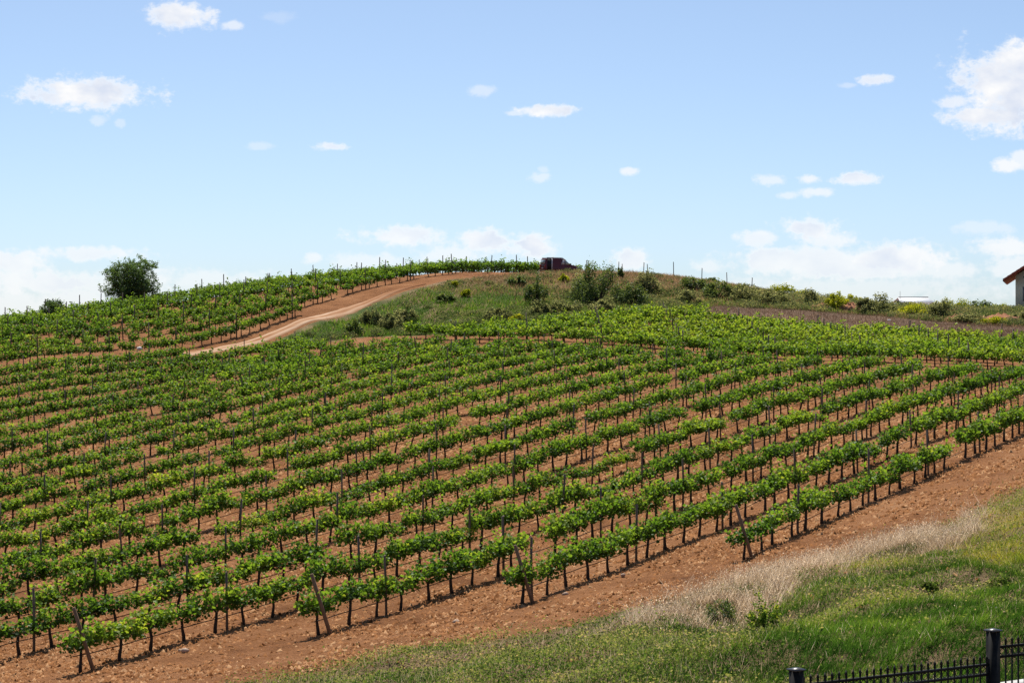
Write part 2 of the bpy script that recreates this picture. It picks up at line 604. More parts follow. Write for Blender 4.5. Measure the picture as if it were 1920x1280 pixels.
M_WOOD = mat_plain('weathered_wood', (0.13, 0.085, 0.05), (0.27, 0.18, 0.11), 9, 0.9, 0.4, vscale=(6, 6, 0.7))
M_POST = mat_plain('grey_post', (0.08, 0.062, 0.046), (0.19, 0.15, 0.11), 9, 0.85, 0.3, vscale=(6, 6, 0.8))
M_HOSE = mat_plain('black_hose', (0.012, 0.011, 0.011), (0.03, 0.025, 0.022), 5, 0.6)
M_CLOD = mat_leaf('soil_clod', [(0.0, (0.085, 0.032, 0.012)), (0.5, (0.29, 0.132, 0.056)), (1.0, (0.52, 0.33, 0.185))], trans=0.0, gloss=0.0, rnd=0.0)
M_STONE = mat_plain('pale_stone', (0.34, 0.22, 0.15), (0.55, 0.42, 0.32), 5.0, 0.9, 0.5)
M_WSTONE = mat_plain('white_stone', (0.66, 0.64, 0.60), (0.80, 0.79, 0.76), 5.0, 0.9, 0.4)
M_IRON = mat_plain('black_iron', (0.005, 0.005, 0.0055), (0.020, 0.018, 0.016), 9, 0.6, spec=0.15)
M_CONC = mat_plain('concrete', (0.42, 0.41, 0.39), (0.58, 0.57, 0.54), 4, 0.9, 0.2)


def ground_material():
    m, t, out = new_mat('ground_soil')
    L = t.links.new
    b = nd(t, 'ShaderNodeBsdfPrincipled')
    b.inputs['Roughness'].default_value = 1.0
    b.inputs['Specular IOR Level'].default_value = 0.1
    at = nd(t, 'ShaderNodeAttribute')
    at.attribute_name = 'zone'
    sep = nd(t, 'ShaderNodeSeparateColor')
    L(at.outputs['Color'], sep.inputs[0])
    big = tex_noise(t, 0.16, 5, 0.6)
    mid = tex_noise(t, 1.3, 6, 0.65)
    fine = tex_noise(t, 11.0, 6, 0.75)
    mixn = mth(t, 'ADD', mth(t, 'MULTIPLY', big, 0.45), mth(t, 'ADD', mth(t, 'MULTIPLY', mid, 0.3), mth(t, 'MULTIPLY', fine, 0.25)))
    soil = ramp(t, mixn, [(0.36, (0.100, 0.038, 0.013)), (0.46, (0.225, 0.095, 0.036)), (0.56, (0.32, 0.146, 0.062)), (0.66, (0.43, 0.25, 0.13))])
    veg = ramp(t, mixn, [(0.36, (0.10, 0.085, 0.035)), (0.5, (0.24, 0.165, 0.09)), (0.66, (0.36, 0.24, 0.14))])
    fal = ramp(t, mixn, [(0.36, (0.14, 0.095, 0.065)), (0.5, (0.22, 0.145, 0.10)), (0.66, (0.29, 0.185, 0.12))])
    m1 = nd(t, 'ShaderNodeMixRGB')
    L(sep.outputs[1], m1.inputs[0])
    L(soil, m1.inputs[1])
    L(veg, m1.inputs[2])
    m2 = nd(t, 'ShaderNodeMixRGB')
    L(sep.outputs[2], m2.inputs[0])
    L(m1.outputs[0], m2.inputs[1])
    L(fal, m2.inputs[2])
    m3 = nd(t, 'ShaderNodeMixRGB')
    L(sep.outputs[0], m3.inputs[0])
    L(m2.outputs[0], m3.inputs[1])
    L(ramp(t, mixn, [(0.36, (0.035, 0.06, 0.014)), (0.5, (0.075, 0.105, 0.026)), (0.66, (0.15, 0.15, 0.05))]), m3.inputs[2])
    L(m3.outputs[0], b.inputs['Base Color'])
    # crumbly relief
    vor = nd(t, 'ShaderNodeTexVoronoi')
    vor.inputs['Scale'].default_value = 11.0
    tc = nd(t, 'ShaderNodeTexCoord')
    L(tc.outputs['Object'], vor.inputs['Vector'])
    h = mth(t, 'ADD', mth(t, 'MULTIPLY', fine, 1.0), mth(t, 'ADD', mth(t, 'MULTIPLY', mid, 0.5), mth(t, 'MULTIPLY', vor.outputs['Distance'], -0.5)))
    bp = nd(t, 'ShaderNodeBump')
    bp.inputs['Strength'].default_value = 1.0
    bp.inputs['Distance'].default_value = 0.10
    L(h, bp.inputs['Height'])
    L(bp.outputs[0], b.inputs['Normal'])
    L(b.outputs[0], out.inputs[0])
    return m


M_GROUND = ground_material()
M_PATH = mat_leaf('pale_path', [(0.0, (0.26, 0.115, 0.055)), (0.5, (0.40, 0.24, 0.145)), (1.0, (0.52, 0.37, 0.26))], trans=0.0, gloss=0.0, rnd=0.0)

# ------------------------------------------------------------------ ground sheet


def micro(x, y):
    """small relief of the worked soil, kept out of far distances"""
    near = sstep(125, 60, y)
    n = (fbm(x * 1.3, y * 1.3, 3, 3) - 0.5) * 0.07 * near
    t = (x * RN[0] + y * RN[1]) / RSP * 2 * math.pi
    furrow = np.cos(t * 7 + 2.5 * fbm(x * 0.3, y * 0.3, 8, 2)) * 0.018 * near
    d, s = pdist(x, y, GRASS_EDGE)
    tuft = sstep(0, 2.5, np.where(s < 0, d, -d)) * sstep(29, 33, y) * sstep(90, 70, y)
    hump = (fbm(x * .42, y * .42, 12, 3) - .5) * 1.05 * tuft
    return n + furrow + hump + (fbm(x * 0.35, y * 0.35, 5, 3) - 0.5) * 0.16


def ground(x, y):
    return ground0(x, y) + micro(np.asarray(x, float), np.asarray(y, float))


def build_ground():
    def axis(parts):
        a = []
        for s, e, st in parts:
            a += list(np.arange(s, e - 1e-6, st))
        return np.array(a)
    far = [4.0, 6, 10, 20, 40, 80, 160, 320, 640, 1300, 2600, 5000]
    xa = axis([(-46, -26, 0.7), (-26, 32, 0.36), (32, 50.01, 0.7)])
    xa = np.concatenate([[xa[0] - sum(far[:i + 1]) for i in range(len(far))][::-1], xa, [xa[-1] + sum(far[:i + 1]) for i in range(len(far))]])
    ya = axis([(24, 84, 0.36), (84, 130, 0.5), (130, 226, 0.75), (226, 300.1, 2.5)])
    ya = np.concatenate([[ya[0] - sum(far[:i + 1]) for i in range(len(far))][::-1], ya, [ya[-1] + sum(far[:i + 1]) for i in range(len(far))]])
    X, Y = np.meshgrid(xa, ya)
    x, y = X.ravel(), Y.ravel()
    inside = (np.abs(x) < 118) & (y > -8) & (y < 335)
    z = np.where(inside, ground(x, y), -8.0)
    d, s = pdist(x, y, GRASS_EDGE)
    wob = (fbm(x * 0.5, y * 0.5, 21, 3) - 0.5) * 1.6
    veg = sstep(-0.5, 0.7, np.where(s < 0, d, -d) + wob)
    veg = np.maximum(veg, inpoly(x, y, BANK).astype(float))
    fal = inpoly(x, y, FALLOW).astype(float)
    u_ = 960 + F * x / np.where(np.abs(y) < 1, 1, y)
    grn = inpoly(x, y, BANK) * sstep(1250, 950, u_) * sstep(200, 188, y + 14 * (fbm(x * .15, y * .15, 43, 3) - .5)) * sstep(.3, .5, fbm(x * .5, y * .5, 45, 3))
    grn = np.maximum(grn, .55 * inpoly(x, y, BANK) * sstep(1250, 1400, u_) * sstep(.4, .6, fbm(x * .5, y * .5, 45, 3)))
    zone = np.stack([grn, veg, fal, np.ones_like(x)], 1)
    ny, nx = X.shape
    a = np.arange(ny * nx).reshape(ny, nx)
    q = np.stack([a[:-1, :-1].ravel(), a[:-1, 1:].ravel(), a[1:, 1:].ravel(), a[1:, :-1].ravel()], 1)
    me = mesh_np('ground', np.stack([x, y, z], 1), quads=q, smooth=True, attrs={'zone': zone})
    obj('ground', me, M_GROUND, kind='structure')


build_ground()


def build_path():
    pts = np.array(PATH)
    seg = np.hypot(*np.diff(pts, axis=0).T)
    s = np.concatenate([[0], np.cumsum(seg)])
    q = np.arange(0, s[-1] * .62, 0.6)
    cx, cy = np.interp(q, s, pts[:, 0]), np.interp(q, s, pts[:, 1])
    k = np.ones(9) / 9
    cx[4:-4], cy[4:-4] = np.convolve(cx, k, 'valid'), np.convolve(cy, k, 'valid')
    tx, ty = np.gradient(cx), np.gradient(cy)
    l = np.hypot(tx, ty)
    nx, ny = -ty / l, tx / l
    V = []
    offs = [-.66, -.48, -0.32, -0.12, 0.12, 0.32, .48, .66]
    for o_ in offs:
        w = o_ * (1 + 0.5 * (fbm(q * 0.5, q * 0 + o_ * 3, 31, 3) - 0.5)) * np.clip((s[-1] * .62 - q) / 14, .15, 1)
        x, y = cx + nx * w, cy + ny * w
        dip = 0.03 if abs(o_) in (.32, .48) else 0.0
        V.append(np.stack([x, y, ground(x, y) + 0.11 - (0.17 if abs(o_) > .6 else 0) - dip], 1))
    V = np.array(V)
    n = len(q)
    a = np.arange(len(offs) * n).reshape(len(offs), n)
    qd = np.stack([a[:-1, :-1].ravel(), a[:-1, 1:].ravel(), a[1:, 1:].ravel(), a[1:, :-1].ravel()], 1)[:, ::-1]
    wear = {.66: .0, .48: .75, .32: .9, .12: .3}
    tn = np.concatenate([np.clip(wear[abs(o_)] + .9 * (fbm(q * .8, q * 0 + o_ * 7, 33, 3) - .5), 0, 1) * np.clip((s[-1] * .62 - q) / 18, .1, 1) for o_ in offs])
    me = mesh_np('dirt_path', V.reshape(-1, 3), quads=qd, smooth=True, attrs={'tint': tn})
    obj('dirt_path', me, M_PATH, kind='structure')


build_path()

# ------------------------------------------------------------------ leaves and blades as arrays


def rand_unit(n):
    v = RNG.normal(size=(n, 3))
    return v / np.linalg.norm(v, axis=1)[:, None]


def leaf_arrays(c, size, up=0.35, six=False):
    """folded leaves around the points c; returns verts, tris per leaf layout"""
    n = len(c)
    nor = rand_unit(n)
    nor[:, 2] = np.abs(nor[:, 2]) + up
    nor /= np.linalg.norm(nor, axis=1)[:, None]
    a = np.cross(nor, rand_unit(n))
    a /= np.linalg.norm(a, axis=1)[:, None] + 1e-9
    b = np.cross(nor, a)
    s = np.asarray(size).reshape(-1, 1) * np.ones((n, 1))
    fold = s * 0.16
    if six:
        V = np.stack([c - a * s * 0.5, c - a * s * 0.22 - b * s * 0.48 + nor * fold, c + a * s * 0.25 - b * s * 0.42 + nor * fold * 0.8, c + a * s * 0.58 - nor * fold * 0.4,
                      c + a * s * 0.25 + b * s * 0.42 + nor * fold * 0.8, c - a * s * 0.22 + b * s * 0.48 + nor * fold], 1)
        T = np.array([(0, 1, 2), (0, 2, 3), (0, 3, 4), (0, 4, 5)])
    else:
        V = np.stack([c - a * s * 0.5, c - b * s * 0.45 + nor * fold, c + a * s * 0.55, c + b * s * 0.45 + nor * fold], 1)
        T = np.array([(0, 1, 2), (0, 2, 3)])
    k = V.shape[1]
    tr = (np.arange(n)[:, None, None] * k + T[None]).reshape(-1, 3)
    return V.reshape(-1, 3), tr, k


def vine_canopy_points(n, length=1.25, bushy=1.0, tall=1.0):
    """leaf places of one vine trained along a wire (x along the row, z up from the foot)"""
    ns = max(8, n // 22)
    sx = (np.arange(ns) + RNG.uniform(0, 1, ns)) / ns * length - length / 2
    gap = RNG.uniform(.35, 1.0, ns)
    P = []
    Tn = []
    per = n // ns
    for x0, g in zip(sx, gap):
        h = RNG.uniform(0.28, 0.56) * tall * (1 - 0.1 * abs(x0) / length)
        if RNG.random() < .07:
            h *= 1.6
        lean = RNG.normal(0, 0.14 * bushy, 2)
        m = max(4, int(per * g))
        k = RNG.uniform(0, 1, m) ** .85
        px = x0 + lean[0] * k * 1.2 + RNG.normal(0, 0.06, m)
        py = RNG.normal(0, 0.045 * bushy) + lean[1] * k * 1.0 + RNG.normal(0, 0.075 * bushy, m)
        pz = 0.52 + k * h + RNG.normal(0, 0.04, m) - 0.22 * np.abs(py)
        P.append(np.stack([px, py, pz], 1))
        Tn.append(0.11 + 0.55 * k + RNG.normal(0, 0.085, m) + RNG.normal(0, 0.06))  # tint rises up the shoot: sunlit tops and shaded undersides painted in
    return np.concatenate(P), np.concatenate(Tn)


def vine_trunk(seed):
    rr = random.Random(seed)
    b = MB()
    lx, ly = rr.uniform(-.10, .10), rr.uniform(-.05, .05)
    kx = rr.uniform(-.05, .05)
    top = Vector((lx, ly, 0.50 + rr.uniform(-.03, .05)))
    b.tube([(0, 0, -0.08), (kx * .5, ly * .3, 0.12), (kx + lx * .4, ly * .6, 0.30), tuple(top)], [0.056, 0.046, 0.038, 0.036], 6)
    for sg in (-1, 1):
        e = Vector((lx + sg * rr.uniform(.38, .58), ly + rr.uniform(-.03, .03), 0.58 + rr.uniform(-.03, .05)))
        b.tube([tuple(top - Vector((0, 0, .03))), tuple(top + Vector((sg * .10, 0, .05))), tuple(e)], [0.028, 0.022, 0.014], 5)
    for k in range(6):
        x = lx + rr.uniform(-.5, .5)
        b.tube([(x, ly, .56), (x + rr.uniform(-.07, .07), ly + rr.uniform(-.1, .1), .56 + rr.uniform(.15, .34))], [0.006, 0.003], 3, cap=False)
    return b


N_VAR = 14
CANOPY = []
TRUNK = []
for i_ in range(N_VAR):
    tall = 1.0 + 0.16 * math.sin(i_ * 2.3)
    p_, tn_ = vine_canopy_points(int(820 * RNG.uniform(.7, 1.15)), RNG.uniform(1.4, 1.72), RNG.uniform(.85, 1.15), tall)
    tn_ = tn_ + RNG.normal(0, .06)
    if i_ in (5, 11):
        tn_ = tn_ + 0.20
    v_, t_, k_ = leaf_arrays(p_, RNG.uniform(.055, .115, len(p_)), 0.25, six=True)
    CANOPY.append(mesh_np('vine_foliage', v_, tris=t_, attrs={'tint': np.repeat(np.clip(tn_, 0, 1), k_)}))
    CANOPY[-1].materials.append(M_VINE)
for i_ in range(8):
    me_ = vine_trunk(100 + i_).mesh('vine_trunk', smooth=True)
    me_.materials.append(M_BARK)
    TRUNK.append(me_)

# ------------------------------------------------------------------ where the vines stand


def row_point(k, t):
    return RN * (ROFF + k * RSP) + RD * t


ORD = ['zeroth', 'first', 'second', 'third', 'fourth', 'fifth', 'sixth', 'seventh', 'eighth', 'ninth', 'tenth', 'eleventh', 'twelfth', 'thirteenth', 'fourteenth', 'fifteenth',
       'sixteenth', 'seventeenth', 'eighteenth', 'nineteenth', 'twentieth']


def ordn(i):
    if i < len(ORD):
        return ORD[i]
    return str(i) + ('th' if 10 <= i % 100 <= 20 else {1: 'st', 2: 'nd', 3: 'rd'}.get(i % 10, 'th'))


vines = []      # x, y, z, heading, block, row, index in the row
posts = []
leaning = []
rr_ = random.Random(5)
for k in range(0, 21):
    t = RT0[k] if k < 4 else None
    if t is None:       # start where the row enters from the left
        c = RN * (ROFF + k * RSP)
        q = (-40 - 960) / F
        t = (q * c[1] - c[0]) / (RD[0] - q * RD[1])
        t = math.floor(t / VSP) * VSP + (k % 3) * 0.3
    i = 0
    idx = 0
    while i < 130:
        p = row_point(k, t + i * VSP)
        fr = np.dot(p - B1, BN)
        if fr > float(np.interp(k, [3, 9], [-7.6, -4.3])) + .9 * math.sin(k * 1.7) or p[0] / p[1] > 0.245:
            break
        if k >= 14 and p[1] > 161:
            break
        dp, sd = pdist(p[0], p[1], PATH)
        if dp < 4.5 or (sd > 0 and dp < 8):
            i += 1
            continue
        if rr_.random() > 0.028 or i < 3:
            idx += 1
            j = p + RD * rr_.gauss(0, .07) + RN * rr_.gauss(0, .04)
            vines.append((j[0], j[1], 0, k, idx))
        if i % 5 == (3 + 2 * k) % 5:
            pp = p + RD * 0.55
            posts.append((pp[0], pp[1], 0, k))
        i += 1
    if k < 4:
        leaning.append((k, row_point(k, t)))
# the field on the hill to the left, rows in the same direction
for k in range(22, 46):
    c = RN * (ROFF + (k - .45) * RSP)
    q = (-40 - 960) / F
    t = (q * c[1] - c[0]) / (RD[0] - q * RD[1])
    idx = 0
    for i in range(120):
        p = row_point(k - .45, t + i * VSP)
        u = 960 + F * p[0] / p[1]
        if u > 1245 or p[1] > 234:
            break
        crest = np.interp(u, [0, 240, 480, 600, 850, 1080, 1300], [190, 210, 219, 224, 228, 230, 230])
        if p[1] > crest:
            continue
        dp, sd = pdist(p[0], p[1], PATH)
        if sd <= 0 or dp < 1.7:
            continue
        if rr_.random() > 0.13:
            idx += 1
            j = p + RD * rr_.gauss(0, .08) + RN * rr_.gauss(0, .05)
            vines.append((j[0], j[1], 1, k, idx))
        if (i + 2 * k) % 6 == 0:
            posts.append((p[0] + .3, p[1] + .5, 1, k))
# the block across the track, its rows running the other way
BTH = math.atan2(BD[1], BD[0])
for j_ in range(0, 22):
    idx = 0
    for i in range(-6, 80):
        p = B1 + BN * (j_ * 2.5) + BD * (i * 1.15)
        u = 960 + F * p[0] / p[1]
        if u > 1990 or not inpoly(np.array([p[0]]), np.array([p[1]]), BLOCK)[0]:
            continue
        if rr_.random() > 0.05:
            idx += 1
            q_ = p + BD * rr_.gauss(0, .08) + BN * rr_.gauss(0, .06)
            vines.append((q_[0], q_[1], 2, j_, idx))
        if (i + 2 * j_) % 6 == 0:
            posts.append((p[0], p[1] + .2, 2, j_))


def visible(x, y):
    return 0 <= 960 + F * x / y <= 1920


def place_vines():
    order = sorted(range(len(vines)), key=lambda i: (not visible(vines[i][0], vines[i][1]), vines[i][1]))
    own = set(order[:300])
    # count the kept ones in each row from its visible start
    VR = random.Random(77)
    pos = np.array([(v[0], v[1]) for v in vines])
    gz = ground(pos[:, 0], pos[:, 1])
    seen = {}
    rest = []
    for i, (x, y, blk, k, idx) in enumerate(vines):
        if i not in own:
            rest.append(i)
            continue
        seen[k] = seen.get(k, 0) + 1
        n = seen[k]
        if k < 4:
            lab = f"leafy grapevine, {ordn(n)} from the leaning post in the {ordn(k + 1)} row from lower right"
        else:
            lab = f"leafy grapevine, {ordn(n)} from the left picture edge in the {ordn(k + 1)} row from lower right"
        e = obj('grapevine', None, loc=(x, y, gz[i]), rz=TH + (math.pi if VR.random() < .5 else 0) + VR.gauss(0, .06), label=lab, cat='grapevine', group='grapevines in the near rows')
        s = VR.uniform(.84, 1.14) if VR.random() > .05 else VR.uniform(.6, .75)
        e.scale = (VR.uniform(.9, 1.08), s, s * VR.uniform(.93, 1.07))
        obj('trunk', TRUNK[VR.randrange(len(TRUNK))], parent=e)
        c = VR.randrange(N_VAR)
        if c in (5, 11) and VR.random() < .6:
            c = VR.randrange(N_VAR - 10)
        obj('foliage', CANOPY[c], parent=e)
    # all the others, joined block by block
    for blk, name, lab in ((0, 'distant_vines', 'rows of leafy grapevines further up the near field'), (1, 'hillside_vines', 'rows of leafy grapevines on the hill beside the van'),
                           (2, 'far_block_vines', 'dense pale green vines across the track below the bank')):
        sel = [i for i in rest if vines[i][2] == blk]
        V, T, A = [], [], []
        WV, WF = [], MB()
        o = 0
        for i in sel:
            x, y, _, k, idx = vines[i]
            nl = int(np.interp(y, [70, 110, 180], [560, 500, 420])) if blk != 2 else 450
            bush = (1.25 if blk == 1 else float(np.interp(y, [80, 125], [1.0, 1.4]))) if blk != 2 else 1.6
            p, tn = vine_canopy_points(nl, RNG.uniform(1.4, 1.72), bush * RNG.uniform(.85, 1.2), RNG.uniform(.85, 1.15) * (1.25 if blk == 2 else float(np.interp(y, [80, 125], [1.0, 1.22]))))
            th = (TH if blk < 2 else BTH) + RNG.normal(0, .05)
            cs, sn = math.cos(th), math.sin(th)
            if blk == 1:
                p[:, 2] = .46 + (p[:, 2] - .52) * 1.08
            P = np.stack([p[:, 0] * cs - p[:, 1] * sn + x, p[:, 0] * sn + p[:, 1] * cs + y, p[:, 2] * RNG.uniform(.9, 1.1) + gz[i]], 1)
            v, t, kk = leaf_arrays(P, RNG.uniform(.075, .135, len(P)) * np.interp(y, [70, 180], [1.0, 1.4]) * (1.12 if blk == 2 else 1.0), 0.25)
            patch = (float(fbm(np.array([x * .09]), np.array([y * .09]), 61, 3)[0]) - .5) * 0.35
            off = RNG.normal(0, .06) + patch + (0.19 if blk == 2 else 0.0)
            if RNG.random() < .03:
                off += .18
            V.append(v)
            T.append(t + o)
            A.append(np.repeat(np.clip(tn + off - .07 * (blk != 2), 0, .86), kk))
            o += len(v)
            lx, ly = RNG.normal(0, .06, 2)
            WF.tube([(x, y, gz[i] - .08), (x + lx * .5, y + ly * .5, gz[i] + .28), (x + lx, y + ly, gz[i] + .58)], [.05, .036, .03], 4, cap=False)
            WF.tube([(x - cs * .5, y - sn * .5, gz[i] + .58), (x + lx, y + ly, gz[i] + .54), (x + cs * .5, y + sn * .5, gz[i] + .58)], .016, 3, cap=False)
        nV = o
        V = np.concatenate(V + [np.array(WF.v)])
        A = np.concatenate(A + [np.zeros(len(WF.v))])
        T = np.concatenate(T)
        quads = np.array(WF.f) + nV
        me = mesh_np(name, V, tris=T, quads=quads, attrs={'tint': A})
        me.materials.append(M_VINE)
        me.materials.append(M_BARK)
        mi = np.zeros(len(me.polygons), np.int32)
        mi[:len(quads)] = 1
        me.polygons.foreach_set('material_index', mi)
        obj(name, me, label=lab, cat='grapevines', kind='stuff')


place_vines()

# ------------------------------------------------------------------ posts and drip hoses


def post_mesh(seed, h=1.48):
    rr = random.Random(seed)
    b = MB()
    r = .034
    b.tube([(0, 0, -.15), (0, 0, h * .5), (rr.uniform(-.03, .03), rr.uniform(-.03, .03), h), (rr.uniform(-.03, .03), 0, h + .015)], [r * 1.1, r, r * .95, r * .6], 6)
    for z in (.58, .92, 1.22):
        b.tube([(-.01, -r - .004, z), (.01, r + .004, z + .012)], .008, 4)
    return b.mesh('trellis_post')


POSTS = []
for i_ in range(5):
    me_ = post_mesh(i_, 1.42 + .04 * i_)
    me_.materials.append(M_POST)
    POSTS.append(me_)


def place_posts():
    VR = random.Random(3)
    vis = [p for p in posts if visible(p[0], p[1])]
    near = sorted([p for p in vis if p[2] == 0], key=lambda p: p[1])[:190]
    hill = sorted([p for p in vis if p[2] == 1], key=lambda p: p[1])[:70]
    blk = sorted([p for p in vis if p[2] == 2], key=lambda p: p[1])[:36]
    keep = set(map(tuple, near + hill + blk))
    cnt = {}
    rest = MB()
    for p in sorted(posts, key=lambda p: (p[2], p[3], p[0])):
        x, y, b, k = p
        z = float(ground(x, y))
        if tuple(p) not in keep:
            h = VR.uniform(1.4, 1.6) + (.3 if b == 1 else 0)
            rest.tube([(x, y, z - .1), (x + VR.uniform(-.04, .04), y, z + h)], .036, 4)
            continue
        cnt[(b, k)] = cnt.get((b, k), 0) + 1
        n = cnt[(b, k)]
        if b == 0:
            lab = f"slim grey trellis post, {ordn(n)} from the left in the {ordn(k + 1)} row from lower right"
        elif b == 1:
            lab = f"slim post, {ordn(n)} from the left in the {ordn(k - 21)} vine row above the path"
        else:
            lab = f"slim post, {ordn(n)} from the left in the far vine block's {ordn(k + 1)} row"
        o = obj('trellis_post', POSTS[VR.randrange(5)], loc=(x, y, z), rz=VR.uniform(0, 6), label=lab, cat='post', group='slim trellis posts')
        s = VR.uniform(.93, 1.08) * (1.16 if b == 1 else 1.0)
        o.scale = (1.3 if b else 1, 1.3 if b else 1, s)
        o.rotation_euler = (VR.gauss(0, .02), VR.gauss(0, .02), VR.uniform(0, 6))
    me = rest.mesh('distant_posts')
    obj('distant_posts', me, M_POST, label='slim grey trellis posts among the farthest rows', cat='posts', kind='stuff')
    names = ['rightmost of the four', 'second of the four from the right', 'third of the four from the right', 'leftmost of the four']
    for k, p in leaning:
        b = MB()
        a = RD * 0.52
        base = Vector((0, 0, -.15))
        top = Vector((-a[0] * .25 - .42, -a[1] * .1, 1.42))
        b.tube([base, base.lerp(top, .5), top, top + (top - base).normalized() * .01], [.05, .046, .043, .034], 8)
        x, y = p[0] + .30, p[1] - .30
        wd = obj('leaning_end_post', b.mesh('leaning_end_post', True), M_WOOD, loc=(x, y, float(ground(x, y))),
                 label=f"thick brown wooden end post leaning left, {names[k]}", cat='post', group='leaning wooden end posts')


place_posts()


def place_hoses():
    for k in range(0, 13):
        vs = [(v[0], v[1]) for v in vines if v[2] == 0 and v[3] == k]
        ts = sorted(float(np.dot(np.array(p), RD)) for p in vs)
        t0, t1 = ts[0] - .3, ts[-1] + .3
        q = np.arange(t0, t1, .65)
        pts = []
        for i, t in enumerate(q):
            p = row_point(k, t)
            pts.append((p[0] + .03, p[1] - .04, float(ground0(p[0], p[1])) + .36 - (.012 if i % 2 else 0) + .015 * math.sin(t * .37 + k) + .012 * math.sin(t * 1.3 + 2 * k)))
        b = MB()
        b.tube(pts, .012, 4)
        obj('drip_hose', b.mesh('drip_hose'), M_HOSE, label=f"thin black drip hose strung along the {ordn(k + 1)} vine row from lower right", cat='hose', group='drip hoses')


place_hoses()

# ------------------------------------------------------------------ clods and stones


def build_clods():
    base = np.array([(1, 0, -.4), (0, 1, -.4), (-1, 0, -.4), (0, -1, -.4), (0, 0, 1)], float)
    tri = np.array([(0, 1, 4), (1, 2, 4), (2, 3, 4), (3, 0, 4)])
    n = 230000
    y = 40 + 72 * RNG.random(n) ** 1.35
    x = RNG.uniform(-.235, .235, n) * y
    d, s = pdist(x, y, GRASS_EDGE)
    rut = np.exp(-((d - 1.7) / .22) ** 2) + np.exp(-((d - 3.3) / .22) ** 2)
    dens = np.where(s > 0, 1.0 - .85 * np.clip(rut, 0, 1), 0.05) * sstep(.30, .62, fbm(x * .6, y * .6, 71, 3)) * .9
    keep = RNG.random(n) < dens + .12 * (s > 0)
    x, y = x[keep], y[keep]
    n = len(x)
    sz = np.exp(RNG.normal(math.log(.026), .5, n))
    sz = np.clip(sz, .010, .06) * np.interp(y, [40, 110], [.95, 1.7])
    z = ground(x, y)
    j = base[None] * (1 + RNG.uniform(-.4, .4, (n, 5, 1))) * np.stack([RNG.uniform(.8, 1.4, n), RNG.uniform(.8, 1.4, n), RNG.uniform(.45, 1.0, n)], 1)[:, None]
    j[:, 4, :2] += RNG.uniform(-.6, .6, (n, 2))
    a = RNG.uniform(0, 6.28, n)
    c, s_ = np.cos(a)[:, None], np.sin(a)[:, None]
    X = j[..., 0] * c - j[..., 1] * s_
    Y = j[..., 0] * s_ + j[..., 1] * c
    V = np.stack([X, Y, j[..., 2]], -1) * sz[:, None, None] + np.stack([x, y, z + sz * .15], 1)[:, None]
    T = (np.arange(n)[:, None, None] * 5 + tri[None]).reshape(-1, 3)
    me = mesh_np('soil_clods', V.reshape(-1, 3), tris=T, attrs={'tint': np.repeat(np.clip(np.clip(RNG.normal(.45, .22, n), 0, .75) + .3 * ((RNG.random(n) < .02) & (sz < .03)), 0, 1), 5)})
    obj('soil_clods', me, M_CLOD, label='loose clods of red soil between the vine rows', cat='soil clods', kind='stuff')


build_clods()


def stone_mesh(seed, r):
    rr = random.Random(seed)
    b = MB()
    vs, fs = [], []
    n1, n2 = 8, 5
    for i in range(n2):
        ph = math.pi * (i + .5) / n2
        for j in range(n1):
            th = 2 * math.pi * j / n1
            q = r * rr.uniform(.8, 1.15)
            vs.append((q * 1.2 * math.sin(ph) * math.cos(th), q * math.sin(ph) * math.sin(th), q * .75 * math.cos(ph)))
    for i in range(n2 - 1):
        for j in range(n1):
            fs.append((i * n1 + j, (i + 1) * n1 + j, (i + 1) * n1 + (j + 1) % n1, i * n1 + (j + 1) % n1))
    fs.append(tuple(range(n1)))
    fs.append(tuple(range((n2 - 1) * n1, n2 * n1))[::-1])
    b.add(vs, fs)
    return b.mesh('stone')


for i_, (u, v, r, lab) in enumerate([
        (346, 1222, .085, 'large reddish stone beside the lower left row'), (338, 1221, .05, 'small pale stone touching the large reddish stone'),
        (855, 1169, .09, 'flat pale stone on the bare soil at bottom centre'), (1060, 1116, .075, 'pale stone just below the bottom centre row'),
        (1168, 1080, .07, 'pale stone beside a post on the bare soil right of centre'), (1123, 1133, .05, 'small whitish stone on the bare track'),
        (262, 656, .2, 'white rounded stone at the foot of the hill field'), (1667, 602, .13, 'lone white stone on the brown fallow strip'),
        (845, 603, .14, 'white stone at the foot of the grassy bank')]):
    p_ = cast(u, v)
    obj('stone', stone_mesh(i_ + 40, r), M_STONE if r < .12 else M_WSTONE, loc=(p_[0], p_[1], p_[2] + r * .4), rz=i_, label=lab, cat='stone')

# ------------------------------------------------------------------ grass


def blades(x, y, h, lean, w, tint, z=None, dirx=None):
    """tapering, bent blades: five points, three faces each"""
    n = len(x)
    z = ground(x, y) if z is None else z
    a = RNG.uniform(0, 2 * math.pi, n)
    ld = RNG.uniform(0, 2 * math.pi, n) if dirx is None else dirx
    lx, ly = np.cos(ld) * lean * h, np.sin(ld) * lean * h
    wx, wy = np.cos(a) * w * .5, np.sin(a) * w * .5
    b = np.stack([x, y, z - .03], 1)
    m = np.stack([x + lx * .35, y + ly * .35, z + h * .62 * np.clip(1.15 - .4 * lean, .5, 1)], 1)
    t = np.stack([x + lx, y + ly, z + h * np.sqrt(np.clip(1 - lean * lean * .6, .18, 1))], 1)
    W = np.stack([wx, wy, np.zeros(n)], 1)
    V = np.stack([b - W, b + W, m - W * .8, m + W * .8, t], 1).reshape(-1, 3)
    o = np.arange(n)[:, None] * 5
    Q = o + np.array([[0, 1, 3, 2]])
    T = o + np.array([[2, 3, 4]])
    return V, Q, T, np.clip(np.repeat(tint, 5) + np.tile(np.array([-.12, -.12, 0, 0, .18]), n), 0, 1)


